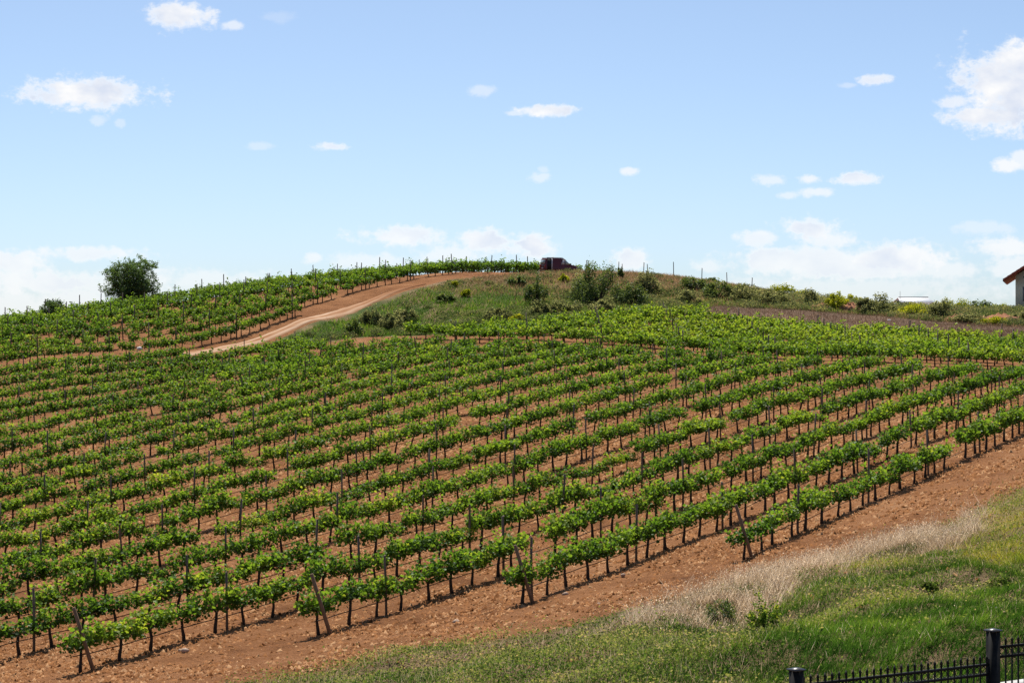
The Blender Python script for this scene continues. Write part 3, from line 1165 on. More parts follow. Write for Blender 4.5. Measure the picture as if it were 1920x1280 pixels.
def grass_object(name, mat, label, x, y, h, lean, w, tint, cat='grass', dirx=None):
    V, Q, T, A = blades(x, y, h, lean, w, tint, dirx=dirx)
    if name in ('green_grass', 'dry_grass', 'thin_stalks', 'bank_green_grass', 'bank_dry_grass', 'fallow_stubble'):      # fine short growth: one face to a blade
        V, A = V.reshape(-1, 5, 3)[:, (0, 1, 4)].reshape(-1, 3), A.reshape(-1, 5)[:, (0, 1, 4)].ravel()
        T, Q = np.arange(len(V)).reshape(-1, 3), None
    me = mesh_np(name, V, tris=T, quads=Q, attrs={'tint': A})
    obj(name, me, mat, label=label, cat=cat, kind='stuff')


def near_grass():
    n = 900000
    y = 27 + 60 * RNG.random(n) ** 1.5
    x = RNG.uniform(-.13, .245, n) * y
    d, s = pdist(x, y, GRASS_EDGE)
    inside = np.where(s < 0, d, -d)
    wob = (fbm(x * .45, y * .45, 91, 3) - .5) * 2.4
    inside = inside + wob * .5
    ok = (inside > -1.6) & ((inside > .5) | (RNG.random(n) < np.where(inside > -.2, .4, .025)))
    x, y, inside = x[ok], y[ok], inside[ok]
    u, v = proj(x, y, ground(x, y))
    fx0, fy0, fx1, fy1 = 3.54, 28.0, 6.39, 29.9
    fside = (x - fx0) * (-(fy1 - fy0)) + (y - fy0) * (fx1 - fx0)
    ok = (v < 1420) & (fside > 1.6)
    x, y, inside, u, v = x[ok], y[ok], inside[ok], u[ok], v[ok]
    n = len(x)
    clump = fbm(x * 1.1, y * 1.1, 95, 3)
    broad = fbm(x * .28, y * .28, 97, 3)
    # tall dry grass along the top of the bank on the right, short weeds on the left
    right = sstep(-2.0, 4.0, x - .04 * y)
    dryband = right * sstep(5.2, 1.2, inside + (broad - .5) * 5 + (clump - .5) * 3) * sstep(15.0, 12.3, x + 3 * (broad - .5))
    dry_p = np.clip(dryband * 1.2 * (0.15 + 1.1 * sstep(.38, .56, clump)) + .05 * sstep(.58, .7, clump) + .012, 0, 1)
    r = RNG.random(n)
    dry = r < dry_p
    weed = (~dry) & (RNG.random(n) < (1 - right) * .9 + .06 + .45 * sstep(.5, .65, broad))
    grs = ~(dry | weed)
    dens = RNG.random(n)
    m = dry
    k = m.sum()
    swirl = 0.5 + 5.0 * (fbm(x * .16, y * .16, 99, 2) - .5)
    grass_object('dry_grass', M_DRY, 'tall bleached dry grass along the top of the bank at lower right', x[m], y[m], RNG.uniform(.18, .5, k) * (.4 + 1.1 * clump[m]) * (.5 + .5 * right[m]) * (.4 + .6 * sstep(.1, .5, dryband[m])),
                 RNG.uniform(.3, 1.0, k), RNG.uniform(.008, .015, k), .15 + .75 * RNG.random(k) + .8 * (clump[m] - .45), dirx=swirl[m] + RNG.normal(0, 1.5, k))
    # feathery heads on part of the dry stalks
    hd = np.nonzero(m)[0]
    hd = hd[RNG.random(len(hd)) < .8 * sstep(.25, .7, dryband[hd]) + .02]
    hz = RNG.uniform(.10, .40, len(hd)) * (.4 + 1.1 * clump[hd])
    V, T, kk = leaf_arrays(np.stack([x[hd], y[hd], ground(x[hd], y[hd]) + hz], 1), RNG.uniform(.014, .036, len(hd)), .1)
    me = mesh_np('seed_heads', V, tris=T, attrs={'tint': np.repeat(RNG.uniform(.15, .9, len(hd)), kk)})
    obj('seed_heads', me, M_DRY, label='pale seed heads of the dry grass at lower right', cat='seed heads', kind='stuff')
    m = grs
    k = m.sum()
    yel = sstep(9.3, 11, x[m] + 2 * (clump[m] - .5)) * sstep(47, 52, y[m]) * sstep(66, 60, y[m])
    tint = -.40 + 1.25 * broad[m] + 1.0 * (clump[m] - .5) + RNG.normal(0, .10, k) + .62 * yel
    grass_object('green_grass', M_GRASS, 'long lush green grass on the bank above the iron fence', x[m], y[m], RNG.uniform(.08, .26, k) * (.35 + 1.2 * clump[m]), RNG.uniform(.45, 1.2, k), RNG.uniform(.010, .020, k), tint,
                 dirx=swirl[m] + RNG.normal(0, 1.1, k))
    # weeds: small leaves on stems
    m = weed & (dens < .62)
    k = m.sum()
    hh = RNG.random(k) * (.10 + .42 * clump[m] ** 2)
    c = np.stack([x[m], y[m], ground(x[m], y[m]) + hh], 1)
    V, T, kk = leaf_arrays(c, RNG.uniform(.022, .06, k), .2)
    me = mesh_np('low_weeds', V, tris=T, attrs={'tint': np.repeat(np.clip(.05 + .6 * broad[m] + .7 * (clump[m] - .4) + 1.0 * hh + RNG.normal(0, .17, k), 0, 1), kk)})
    obj('low_weeds', me, M_WEED, label='low leafy weeds between the bare soil and the bottom edge', cat='weeds', kind='stuff')
    # grass tongues and stalks over the weeds
    m2 = weed & (RNG.random(n) < .14)
    k = m2.sum()
    grass_object('thin_stalks', M_DRY, 'thin straw-coloured stalks standing among the low weeds', x[m2], y[m2], RNG.uniform(.08, .3, k), RNG.uniform(.1, .8, k), RNG.uniform(.006, .011, k), RNG.uniform(0, .8, k), cat='stalks')


near_grass()


def bank_grass():
    n = 300000
    y = RNG.uniform(163, 236, n)
    x = RNG.uniform(-.11, .25, n) * y
    ok = inpoly(x, y, BANK)
    dp, sd = pdist(x, y, PATH)
    ok &= ~((dp < 1.6))
    x, y = x[ok], y[ok]
    n = len(x)
    u, v = proj(x, y, ground(x, y))
    clump = fbm(x * .55, y * .55, 41, 3)
    broad = fbm(x * .13, y * .13, 43, 3)
    # height on the bank: low ground is greener, the top is bleached
    foot = np.interp(u, [500, 720, 960, 1200, 1500, 1900], [164, 170, 168, 172, 182, 172])
    rise = y - foot
    green = sstep(21, 9, rise + (broad - .5) * 26 + (clump - .5) * 8) * sstep(1500, 950, u) + .5 * sstep(.42, .6, broad)
    green = green * sstep(32, 19, rise - 6 * sstep(1100, 1400, u))
    green = np.clip(green + .8 * sstep(1060, 900, u) * sstep(24, 14, rise + (clump - .5) * 14) + .5 * sstep(1440, 1650, u) * sstep(.42, .6, clump), 0, .95)
    g = RNG.random(n) < green
    for m, nm, mat, lab, t0, hs in ((~g, 'bank_dry_grass', M_BANKDRY, 'bleached brown dry grass covering the bank below the van', .12, 1.0), (g, 'bank_green_grass', M_GRASS, 'dark green grass on the lower slope of the bank', .16, .9)):
        k = m.sum()
        grass_object(nm, mat, lab, x[m], y[m], RNG.uniform(.16, .5, k) * hs * (.4 + 1.1 * clump[m]), RNG.uniform(.3, 1.0, k), RNG.uniform(.035, .07, k), t0 + .55 * (clump[m] - .25) + RNG.normal(0, .14, k))
    # low growth of the fallow strip
    n = 60000
    y = RNG.uniform(144, 186, n)
    x = RNG.uniform(.06, .27, n) * y
    ok = inpoly(x, y, FALLOW)
    x, y = x[ok], y[ok]
    k = len(x)
    grass_object('fallow_stubble', M_FAL, 'low reddish brown stubble on the fallow strip behind the vines', x, y, RNG.uniform(.1, .28, k), RNG.uniform(.1, .6, k), RNG.uniform(.03, .06, k), RNG.uniform(0, 1, k) * .7 + .5 * (fbm(x * .2, y * .2, 47, 3) - .3), cat='stubble')


M_FAL = mat_leaf('fallow_leaf', [(0.0, (0.21, 0.13, 0.075)), (0.6, (0.40, 0.26, 0.165)), (1.0, (0.50, 0.37, 0.23))], trans=0.2, tgain=(1, 1, 1), gloss=0.0)
M_BANKDRY = mat_leaf('bank_dry_grass', [(0.0, (0.17, 0.12, 0.055)), (0.5, (0.40, 0.275, 0.155)), (1.0, (0.58, 0.44, 0.29))], trans=0.5, tgain=(1.1, 1.0, 0.9), gloss=0.0)
bank_grass()

# ------------------------------------------------------------------ shrubs and trees


def crown_points(n, rx, ry, rz, lumps, seed, base=0.0):
    """leaf places in an uneven heap of lumps"""
    rg = np.random.default_rng(seed)
    c = []
    for i in range(lumps):
        a, q = rg.uniform(0, 6.28), rg.uniform(.1, .85) ** .7
        hz = (1 - q * q) * rg.uniform(.25, .85) + rg.uniform(.02, .2)
        c.append((rx * q * math.cos(a), ry * q * math.sin(a), base + rz * hz, rg.uniform(.16, .36)))
    c = np.array(c)
    w = rg.integers(0, lumps, n)
    d = rg.normal(size=(n, 3))
    d /= np.linalg.norm(d, axis=1)[:, None]
    r = rg.uniform(.15, 1.0, n) ** .6 * c[w, 3] * (1 + .35 * (rg.random(n) < .08))
    P = c[w, :3] + d * r[:, None] * np.array([rx, ry, rz])
    P[:, 2] = np.maximum(P[:, 2], .02)
    tint = .38 + .22 * d[:, 2] + rg.normal(0, .15, n) + (rg.random(lumps)[w] - .5) * .4  # upper leaves of each lump painted lighter, as if lit from above
    return P, np.clip(tint, 0, 1), c


def shrub(name, u, v, D, wpx, hpx, mat, label, cat='shrub', seed=1, n=1300, leaf=.13, back=0.0, group=None):
    if D is None:
        p = cast(u, v)
        if p is None:       # on the skyline: take the crest in that direction
            Dq = np.arange(150, 232, .5)
            y = float(Dq[np.argmax(ground0((u - 960) / F * Dq, Dq) / Dq)])
            p = ((u - 960) / F * y, y)
        x, y = p[0], p[1]
    else:
        x, y = (u - 960) / F * D, D
    z = float(ground(x, y))
    rx, h = wpx / 2 / F * y * 1.12, hpx / F * y * 1.15
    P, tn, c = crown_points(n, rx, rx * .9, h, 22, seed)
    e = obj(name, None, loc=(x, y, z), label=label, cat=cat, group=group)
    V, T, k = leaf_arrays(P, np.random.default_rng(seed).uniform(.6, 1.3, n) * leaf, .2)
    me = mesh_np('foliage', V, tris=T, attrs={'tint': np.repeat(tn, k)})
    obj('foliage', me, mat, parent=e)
    b = MB()
    for q in c:
        b.tube([(q[0] * .08, q[1] * .08, -.05), (q[0] * .5, q[1] * .5, q[2] * .5), tuple(q[:3] * .92)], [.03 * rx, .018 * rx, .006 * rx], 4, cap=False)
    obj('stems', b.mesh('stems'), M_BARK, parent=e)


shrubs = [
    (1121, 573, 92, 68, M_BUSH, 'largest dark green bush on the bank right of the van', 'bush'),
    (1094, 562, 44, 52, M_GREY, 'dusky bush hugging the left side of the largest bush', 'bush'),
    (1190, 577, 56, 44, M_BUSH, 'bright rounded green bush right of the largest bank bush', 'bush'),
    (1212, 552, 50, 40, M_GREY, 'grey-green bush above the rounded green bush', 'bush'),
    (1005, 572, 44, 48, M_BUSH, 'dark upright bush in the middle of the bank below the van', 'bush'),
    (1012, 594, 40, 26, M_GREY, 'small dusky bush at the foot of the middle bank bush', 'bush'),
    (940, 602, 50, 22, M_GREY, 'low dark bush at the bank foot, left of centre', 'bush'),
    (925, 602, 34, 18, M_GREY, 'lowest blackish bush at the bank foot', 'bush'),
    (1060, 590, 56, 30, M_GREY, 'broad grey-green bush at the bank foot under the van', 'bush'),
    (1130, 590, 52, 28, M_GREY, 'brownish low bush in front of the largest bank bush', 'bush'),
    (968, 536, 34, 18, M_BUSH, 'small green bush high on the bank left of the van', 'bush'),
    (835, 566, 34, 16, M_BUSH, 'small dark bush on the green slope left of centre', 'bush'),
    (695, 612, 44, 34, M_GREY, 'grey-green bush near the left foot of the bank', 'bush'),
    (735, 620, 50, 30, M_GREY, 'dark bush at the far left foot of the bank', 'bush'),
    (665, 628, 40, 26, M_BUSH, 'olive bush at the left tip of the bank', 'bush'),
    (760, 602, 46, 26, M_GREY, 'dusky bush in the green slope left of centre', 'bush'),
    (1300, 545, 62, 24, M_BUSH, 'flat dark bush on the upper bank right of centre', 'bush'),
    (1345, 560, 60, 34, M_BUSH, 'wide dark green bush on the right-hand bank', 'bush'),
    (1395, 566, 70, 30, M_GREY, 'grey bush right of the wide dark green bush', 'bush'),
    (1290, 570, 50, 22, M_GREY, 'low brown-grey bush above the pale vines', 'bush'),
    (1335, 524, 24, 10, M_BUSH, 'small bush on the skyline right of the crest', 'bush'),
    (1163, 522, 14, 18, M_BUSH, 'tiny dark bush on the bank top right of the van', 'bush'),
    (1450, 572, 70, 26, M_GREY, 'pale grey bush above the left end of the fallow strip', 'bush'),
    (1515, 572, 36, 26, M_GREY, 'blue-grey bush left of the yellow broom mound', 'bush'),
    (1568, 582, 46, 32, M_BROOM, 'bright yellow-green broom bush on the right-hand ridge', 'broom'),
    (1465, 550, 62, 17, M_BROOM, 'pale yellow broom along the ridge skyline right of centre', 'broom'),
    (1510, 556, 50, 15, M_BROOM, 'straw-yellow broom patch on the skyline, second from the left', 'broom'),
    (1600, 560, 36, 16, M_BROOM, 'small yellow broom on the skyline above the red soil', 'broom'),
    (1562, 558, 30, 13, M_BUSH, 'dark shrub on the skyline between yellow brooms', 'bush'),
    (1652, 588, 56, 34, M_GREY, 'large grey-green bush left of the white shed', 'bush'),
    (1620, 590, 44, 26, M_GREY, 'low grey bush beside the red soil mound', 'bush'),
    (1722, 594, 86, 21, M_BROOM, 'wide olive-yellow broom below the white shed', 'broom'),
    (1765, 598, 50, 34, M_GREY, 'grey bush right of the wide olive broom', 'bush'),
    (1775, 580, 60, 20, M_BROOM, 'bright yellow broom right of the white shed', 'broom'),
    (1808, 580, 46, 18, M_BROOM, 'vivid yellow-green broom halfway between shed and house', 'broom'),
    (1838, 582, 48, 18, M_BUSH, 'dark green bush between the brooms left of the house', 'bush'),
    (1872, 584, 52, 14, M_BROOM, 'low yellow broom closest to the house', 'broom'),
    (1865, 608, 56, 14, M_BROOM, 'low yellowish weeds at the foot of the red cut', 'broom'),
    (1815, 606, 60, 16, M_GREY, 'low grey weeds in front of the red soil cut', 'bush'),
    (1910, 606, 44, 20, M_GREY, 'grey bush at the right picture edge below the house', 'bush'),
    (874, 557, 22, 12, M_BROOM, 'small yellow flowering bush on the upper left bank', 'broom'),
    (853, 538, 16, 10, M_BROOM, 'tiny yellow bush beside the path near the vine row end', 'broom'),
    (1040, 590, 20, 12, M_BROOM, 'small yellow flowering bush at the bank foot', 'broom'),
    (970, 603, 30, 11, M_BROOM, 'low yellow flowering bush behind the pale vines', 'broom'),
    (1056, 530, 22, 14, M_BROOM, 'olive tuft just below the van', 'broom'),
    (1380, 548, 22, 10, M_BROOM, 'yellow flowering tuft on the right-hand bank', 'broom'),
]
for i_, (u, v, w, h, mt, lab, ct) in enumerate(shrubs):
    shrub('broom_bush' if ct == 'broom' else 'bush', u, v, None, w, h, mt, lab, ct, seed=200 + i_, n=int(700 + w * h * .8), leaf=.125 if mt is not M_BROOM else .11)


def bank_scrub():
    V, T, A = [], [], []
    o = 0
    n = 0
    while n < 1300:
        y = RNG.uniform(166, 205)
        x = RNG.uniform(-.10, .235) * y
        ridge = float(sstep(.09, .14, x / y))
        if not inpoly(np.array([x]), np.array([y]), BANK)[0] or float(fbm(np.array([x * .12]), np.array([y * .12]), 83, 3)[0]) < RNG.uniform(.33, .56) - .13 * ridge:
            continue
        dp, sd = pdist(np.array([x]), np.array([y]), PATH)
        if dp[0] < 2.0:
            continue
        n += 1
        r = RNG.uniform(.3, .95) * (1 + .25 * ridge)
        if y > 192 and ridge < .5 and RNG.random() < .6:
            continue
        m = int(60 + 80 * r)
        d = rand_unit(m)
        q = RNG.random(m) ** .5
        P = np.stack([x + d[:, 0] * r * q, y + d[:, 1] * r * q, np.abs(d[:, 2]) * r * .6 * q], 1)
        P[:, 2] += ground(P[:, 0], P[:, 1]) + .03
        v, t, k = leaf_arrays(P, RNG.uniform(.07, .15, m), .2)
        V.append(v)
        T.append(t + o)
        o += len(v)
        A.append(np.repeat(np.clip(RNG.uniform(.15, .8) + .25 * ridge * (RNG.random() < .5) + .25 * (np.abs(d[:, 2]) - .5) + RNG.normal(0, .12, m), 0, 1), k))
    me = mesh_np('low_scrub', np.concatenate(V), tris=np.concatenate(T), attrs={'tint': np.concatenate(A)})
    obj('low_scrub', me, M_SCRUB, label='low grey-green scrub dotted over the bank', cat='scrub', kind='stuff')


M_SCRUB = mat_leaf('scrub_leaf', [(0.0, (0.05, 0.075, 0.03)), (0.45, (0.11, 0.145, 0.06)), (0.8, (0.22, 0.23, 0.12)), (1.0, (0.34, 0.32, 0.13))], trans=0.35, gloss=0.0)
bank_scrub()
# shrubs standing in the grass at lower right
for i_, (u, v, w, h, mt, lab) in enumerate([(1352, 1150, 60, 56, M_BUSH, 'dark green shrub in the dry grass at lower right'), (1435, 1165, 70, 60, M_GRASS, 'grey-green leafy clump right of the dark shrub'),
                                            (1880, 1098, 70, 30, M_WEED, 'grey dried shrub near the right edge above the fence'), (1745, 1118, 44, 22, M_WEED, 'small grey dried weed clump above the fence')]):
    shrub('bush', u, v, None, w, h, mt, lab, 'bush', seed=400 + i_, n=900, leaf=.05)


def tree(name, u, D, vbase, wpx, hpx, seed, label, n, leaf):
    x = (u - 960) / F * D
    z = float(ground(x, D))
    h = (640 - vbase) / F * D + hpx / F * D - z
    rx = wpx / 2 / F * D
    rr = random.Random(seed)
    e = obj(name, None, loc=(x, D, z), label=label, cat='tree')
    b = MB()
    tips = []
    b.tube([(0, 0, -.3), (.05, 0, h * .16), (-.05, .05, h * .34), (.06, 0, h * .62), (.04, 0, h * .9)], [.22 * h / 5, .18 * h / 5, .14 * h / 5, .07 * h / 5, .02], 8)
    for i in range(40):
        a = i * 2.4 + rr.uniform(-.4, .4)
        z0 = h * rr.uniform(.06, .66)
        rad = rx * rr.uniform(.45, 1.05) * (1.0 - .62 * max(0, z0 / h - .25))
        z1 = z0 + h * rr.uniform(.08, .34)
        p0 = Vector((0, 0, z0))
        p1 = Vector((math.cos(a) * rad * .5, math.sin(a) * rad * .5, z0 + (z1 - z0) * .65))
        p2 = Vector((math.cos(a) * rad, math.sin(a) * rad, z1))
        b.tube([p0, p1, p2], [.06 * h / 5, .035 * h / 5, .012], 5, cap=False)
        for k in range(9):
            f = rr.uniform(.2, 1.0)
            s = p0.lerp(p1, f * 2) if f < .5 else p1.lerp(p2, f * 2 - 1)
            d = Vector((rr.gauss(0, 1), rr.gauss(0, 1), rr.gauss(.5, .7))).normalized() * rx * rr.uniform(.16, .34)
            b.tube([s, s + d], [.016, .005], 4, cap=False)
            tips.append((s, s + d))
    for k in range(14):
        s = Vector((0, 0, h * rr.uniform(.5, .85)))
        d = Vector((rr.gauss(0, .5), rr.gauss(0, .5), rr.uniform(.4, 1))).normalized() * h * rr.uniform(.1, .2)
        b.tube([s, s + d], [.016, .005], 4, cap=False)
        tips.append((s, s + d))
    obj('trunk', b.mesh('trunk', True), M_BARK, parent=e)
    rg = np.random.default_rng(seed)
    ti = rg.integers(0, len(tips), n)
    S = np.array([t[0] for t in tips])[ti]
    E = np.array([t[1] for t in tips])[ti]
    k = rg.uniform(.1, 1.12, n)[:, None]
    P = S + (E - S) * k + rg.normal(0, .07 * rx / 2.6, (n, 3))
    P[:, 2] = np.maximum(P[:, 2], .05)
    fill = rg.random(n) < .3      # inner leaves that close the crown
    g = rg.normal(size=(n, 3))
    g /= np.linalg.norm(g, axis=1)[:, None]
    g *= (rg.random(n) ** .45)[:, None]
    E2 = np.stack([g[:, 0] * rx * .88, g[:, 1] * rx * .88, h * (.47 + .44 * g[:, 2])], 1)
    P = np.where(fill[:, None], E2, P)
    V, T, kk = leaf_arrays(P, rg.uniform(.6, 1.3, n) * leaf, .1)
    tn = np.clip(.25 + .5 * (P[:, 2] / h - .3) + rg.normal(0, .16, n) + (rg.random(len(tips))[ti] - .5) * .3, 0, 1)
    obj('crown', mesh_np('crown', V, tris=T, attrs={'tint': np.repeat(tn, kk)}), M_TREE, parent=e)


tree('tree', 246, 206, 578, 122, 96, 5, 'round dark green tree on the skyline at left behind the hill vines', 30000, .11)
tree('small_tree', 100, 192, 592, 58, 34, 8, 'small spiky tree peeking over the vines at far left', 4500, .11)

# ------------------------------------------------------------------ posts on the skyline to the right of the van
for i_, (u, D, h, lab) in enumerate([
        (1160, 214, 1.45, 'skyline post right of the van, taller of the first pair'), (1167, 219, 1.2, 'skyline post right of the van, shorter of the first pair'),
        (1207, 214, 1.35, 'skyline post right of the van, left of the second pair'), (1214, 220, 1.2, 'skyline post right of the van, right of the second pair'),
        (1263, 213, 1.5, 'lone skyline post in dry grass, third group right of the van'), (1316, 211, 1.4, 'skyline post above the dry bank, third from the ridge end'),
        (1363, 209, 1.3, 'skyline post above the dry bank, second from the ridge end'), (1410, 207, 1.1, 'short last skyline post on the right-hand ridge')]):
    x_ = (u - 960) / F * D
    o_ = obj('fence_post', POSTS[i_ % 5], loc=(x_, D, float(ground(x_, D))), label=lab, cat='post', group='posts along the ridge')
    o_.scale = (1.2, 1.2, h / 1.48)

# ------------------------------------------------------------------ red soil mounds on the right-hand ridge


def soil_mound(u, v, wpx, hpx, seed, label):
    p = cast(u, v)
    rr = np.random.default_rng(seed)
    rx, h = wpx / 2 / F * p[1], hpx / F * p[1]
    n1, n2 = 26, 9
    V, T = [], []
    for i in range(n2):
        q = 1 - i / (n2 - 1)
        for j in range(n1):
            a = 2 * math.pi * j / n1
            w = 1 + .35 * (float(fbm(np.array([math.cos(a) * 1.7 + seed]), np.array([math.sin(a) * 1.7]), seed, 3)[0]) - .5) + rr.normal(0, .09)
            V.append((rx * q * w * math.cos(a), rx * .7 * q * w * math.sin(a), h * (1 - q ** 2.4) * w + rr.normal(0, .10) - .15 * (i == 0)))
    for i in range(n2 - 1):
        for j in range(n1):
            T.append((i * n1 + j, i * n1 + (j + 1) % n1, (i + 1) * n1 + (j + 1) % n1, (i + 1) * n1 + j))
    me = mesh_np('soil_mound', np.array(V), quads=np.array(T))
    obj('soil_mound', me, M_MOUND, loc=(p[0], p[1], p[2] - .05), label=label, cat='soil mound', group='red soil mounds')


M_MOUND = mat_plain('red_cut_soil', (0.24, 0.10, 0.05), (0.42, 0.22, 0.13), 1.6, 1.0, 1.0, spec=0.1)
soil_mound(1880, 606, 120, 15, 3, 'long red soil cut at the foot of the house')
soil_mound(1800, 603, 66, 12, 4, 'orange-red soil mound left of the house cut')
soil_mound(1597, 584, 56, 15, 5, 'red soil mound beside the bright yellow broom')
soil_mound(1540, 581, 50, 10, 6, 'pale red soil mound left of the bright yellow broom')

# ------------------------------------------------------------------ van
M_VAN = mat_plain('maroon_paint', (0.10, 0.014, 0.016), (0.13, 0.02, 0.022), 3, 0.4, spec=0.5)
M_VANDARK = mat_plain('black_trim', (0.006, 0.006, 0.007), (0.012, 0.012, 0.013), 6, 0.6)
M_GLASS = mat_plain('van_glass', (0.30, 0.38, 0.37), (0.40, 0.47, 0.46), 2, 0.12, spec=0.6)  # pale base colour stands in for sky reflected in the panes
M_PALE = mat_plain('pale_trim', (0.45, 0.44, 0.45), (0.58, 0.57, 0.58), 5, 0.5)
M_RUBBER = mat_plain('tyre_rubber', (0.012, 0.012, 0.012), (0.025, 0.024, 0.023), 8, 0.9)
M_LAMP = mat_plain('lamp_glass', (0.3, 0.02, 0.02), (0.4, 0.03, 0.03), 6, 0.3)
M_CLEAR = mat_plain('headlamp_glass', (0.6, 0.62, 0.62), (0.75, 0.76, 0.76), 6, 0.2)


def van():
    x, y = (1048 - 960) / F * 213, 213.0
    e = obj('van', None, loc=(x, y, float(ground(x, y)) + .02), rz=R(24), label='dark maroon box van with pale roof rail parked on the hill crest', cat='van')
    e.scale = (.87, .87, .85)
    # side outline, x forward, z up; nose to the right
    prof = [(-1.95, .32), (-1.97, .75), (-1.92, 1.15), (-1.84, 1.72), (-1.70, 1.84), (.18, 1.84), (.34, 1.78), (1.02, 1.16), (1.62, 1.02), (1.86, .92), (1.95, .62), (1.93, .32)]
    b = MB()
    secs = [(-.80, .93), (-.72, .99), (0, 1.0), (.72, .99), (.80, .93)]
    n = len(prof)
    vs = []
    for (yy, sc) in secs:
        for (px, pz) in prof:
            tuck = 1.0 if pz < 1.05 else 1.0 - .13 * (pz - 1.05)
            vs.append((px * (sc if abs(yy) > .75 else 1), yy * tuck, .32 + (pz - .32) * (sc if pz > 1.2 and abs(yy) > .75 else 1)))
    fs = []
    for i in range(len(secs) - 1):
        for j in range(n):
            fs.append((i * n + j, i * n + (j + 1) % n, (i + 1) * n + (j + 1) % n, (i + 1) * n + j))
    fs.append(tuple(range(n))[::-1])
    fs.append(tuple(range((len(secs) - 1) * n, len(secs) * n)))
    b.add(vs, fs)
    obj('body', b.mesh('body'), M_VAN, parent=e)
    for sd in (-1, 1):
        b = MB()
        b.prism([(.40, 1.14), (.96, 1.14), (.46, 1.62), (.40, 1.64)], sd * .765, sd * .80)
        obj('front_window', b.mesh('front_window'), M_GLASS, parent=e)
        b = MB()
        b.prism([(-.10, 1.16), (.30, 1.16), (.30, 1.62), (.10, 1.66)], sd * .765, sd * .797)
        obj('side_window', b.mesh('side_window'), M_PALE, parent=e)
        b = MB()
        b.prism([(-1.80, .55), (-1.28, .55), (-1.28, 1.76), (-1.72, 1.76)], sd * .70, sd * .806)
        obj('rear_side_panel', b.mesh('rear_side_panel'), M_VANDARK, parent=e)
        b = MB()
        b.prism([(-1.26, .50), (-1.14, .50), (-1.14, 1.80), (-1.26, 1.80)], sd * .70, sd * .815)
        obj('pale_side_strip', b.mesh('pale_side_strip'), M_PALE, parent=e)
        b = MB()
        b.box((1.88, sd * .56, .78), (.14, .30, .16))
        obj('headlight', b.mesh('headlight'), M_CLEAR, parent=e)
        b = MB()
        b.box((-1.955, sd * .66, .95), (.06, .14, .34))
        obj('tail_light', b.mesh('tail_light'), M_LAMP, parent=e)
        b = MB()
        b.box((-.75, sd * .62, 1.90), (1.95, .05, .05))
        for q in (-1.5, -.8, .0):
            b.box((q, sd * .62, 1.86), (.06, .05, .06))
        obj('roof_rail', b.mesh('roof_rail'), M_PALE, parent=e)
        b = MB()
        b.box((.98, sd * .90, 1.18), (.10, .16, .14))
        obj('wing_mirror', b.mesh('wing_mirror'), M_VANDARK, parent=e)
        for wx in (-1.22, 1.22):
            b = MB()
            b.tube([(wx, sd * .62, .31), (wx, sd * .64, .31), (wx, sd * .80, .31), (wx, sd * .82, .31)], [.27, .31, .31, .27], 18)
            w = obj('wheel', b.mesh('wheel', False), M_RUBBER, parent=e)
            b = MB()
            b.tube([(wx, sd * .79, .31), (wx, sd * .835, .31)], .18, 12)
            obj('rim', b.mesh('rim'), M_PALE, parent=w)
    b = MB()
    b.box((-1.93, 0, 1.44), (.06, 1.05, .42))
    obj('rear_window', b.mesh('rear_window'), M_GLASS, parent=e)
    b = MB()
    b.box((-1.97, 0, .46), (.14, 1.55, .18))
    obj('rear_bumper', b.mesh('rear_bumper'), M_VANDARK, parent=e)
    b = MB()
    b.box((1.95, 0, .46), (.14, 1.55, .18))
    obj('front_bumper', b.mesh('front_bumper'), M_VANDARK, parent=e)
    b = MB()
    b.box((-1.995, .0, .74), (.03, .46, .12))
    obj('number_plate', b.mesh('number_plate'), M_PALE, parent=e)
    b = MB()
    b.box((-.9, 0, 1.856), (1.7, 1.28, .03))
    obj('pale_roof', b.mesh('pale_roof'), M_PALE, parent=e)


van()

# ------------------------------------------------------------------ house and white shed
M_WALL = mat_plain('cream_render', (0.80, 0.71, 0.56), (0.86, 0.78, 0.63), 1.2, 0.95, 0.15)
M_PLINTH = mat_plain('grey_plinth', (0.36, 0.33, 0.31), (0.46, 0.43, 0.40), 2, 0.95, 0.3)
M_ROOF = mat_plain('red_roof', (0.30, 0.07, 0.05), (0.42, 0.11, 0.08), 4, 0.75, 0.3)
M_SOFFIT = mat_plain('red_soffit', (0.40, 0.10, 0.08), (0.50, 0.15, 0.11), 3, 0.7)
M_WHITE = mat_plain('white_sheet', (0.80, 0.80, 0.80), (0.88, 0.88, 0.88), 2, 0.5)
M_DARKGL = mat_plain('dark_glass', (0.02, 0.025, 0.035), (0.04, 0.045, 0.055), 2, 0.15, spec=0.5)


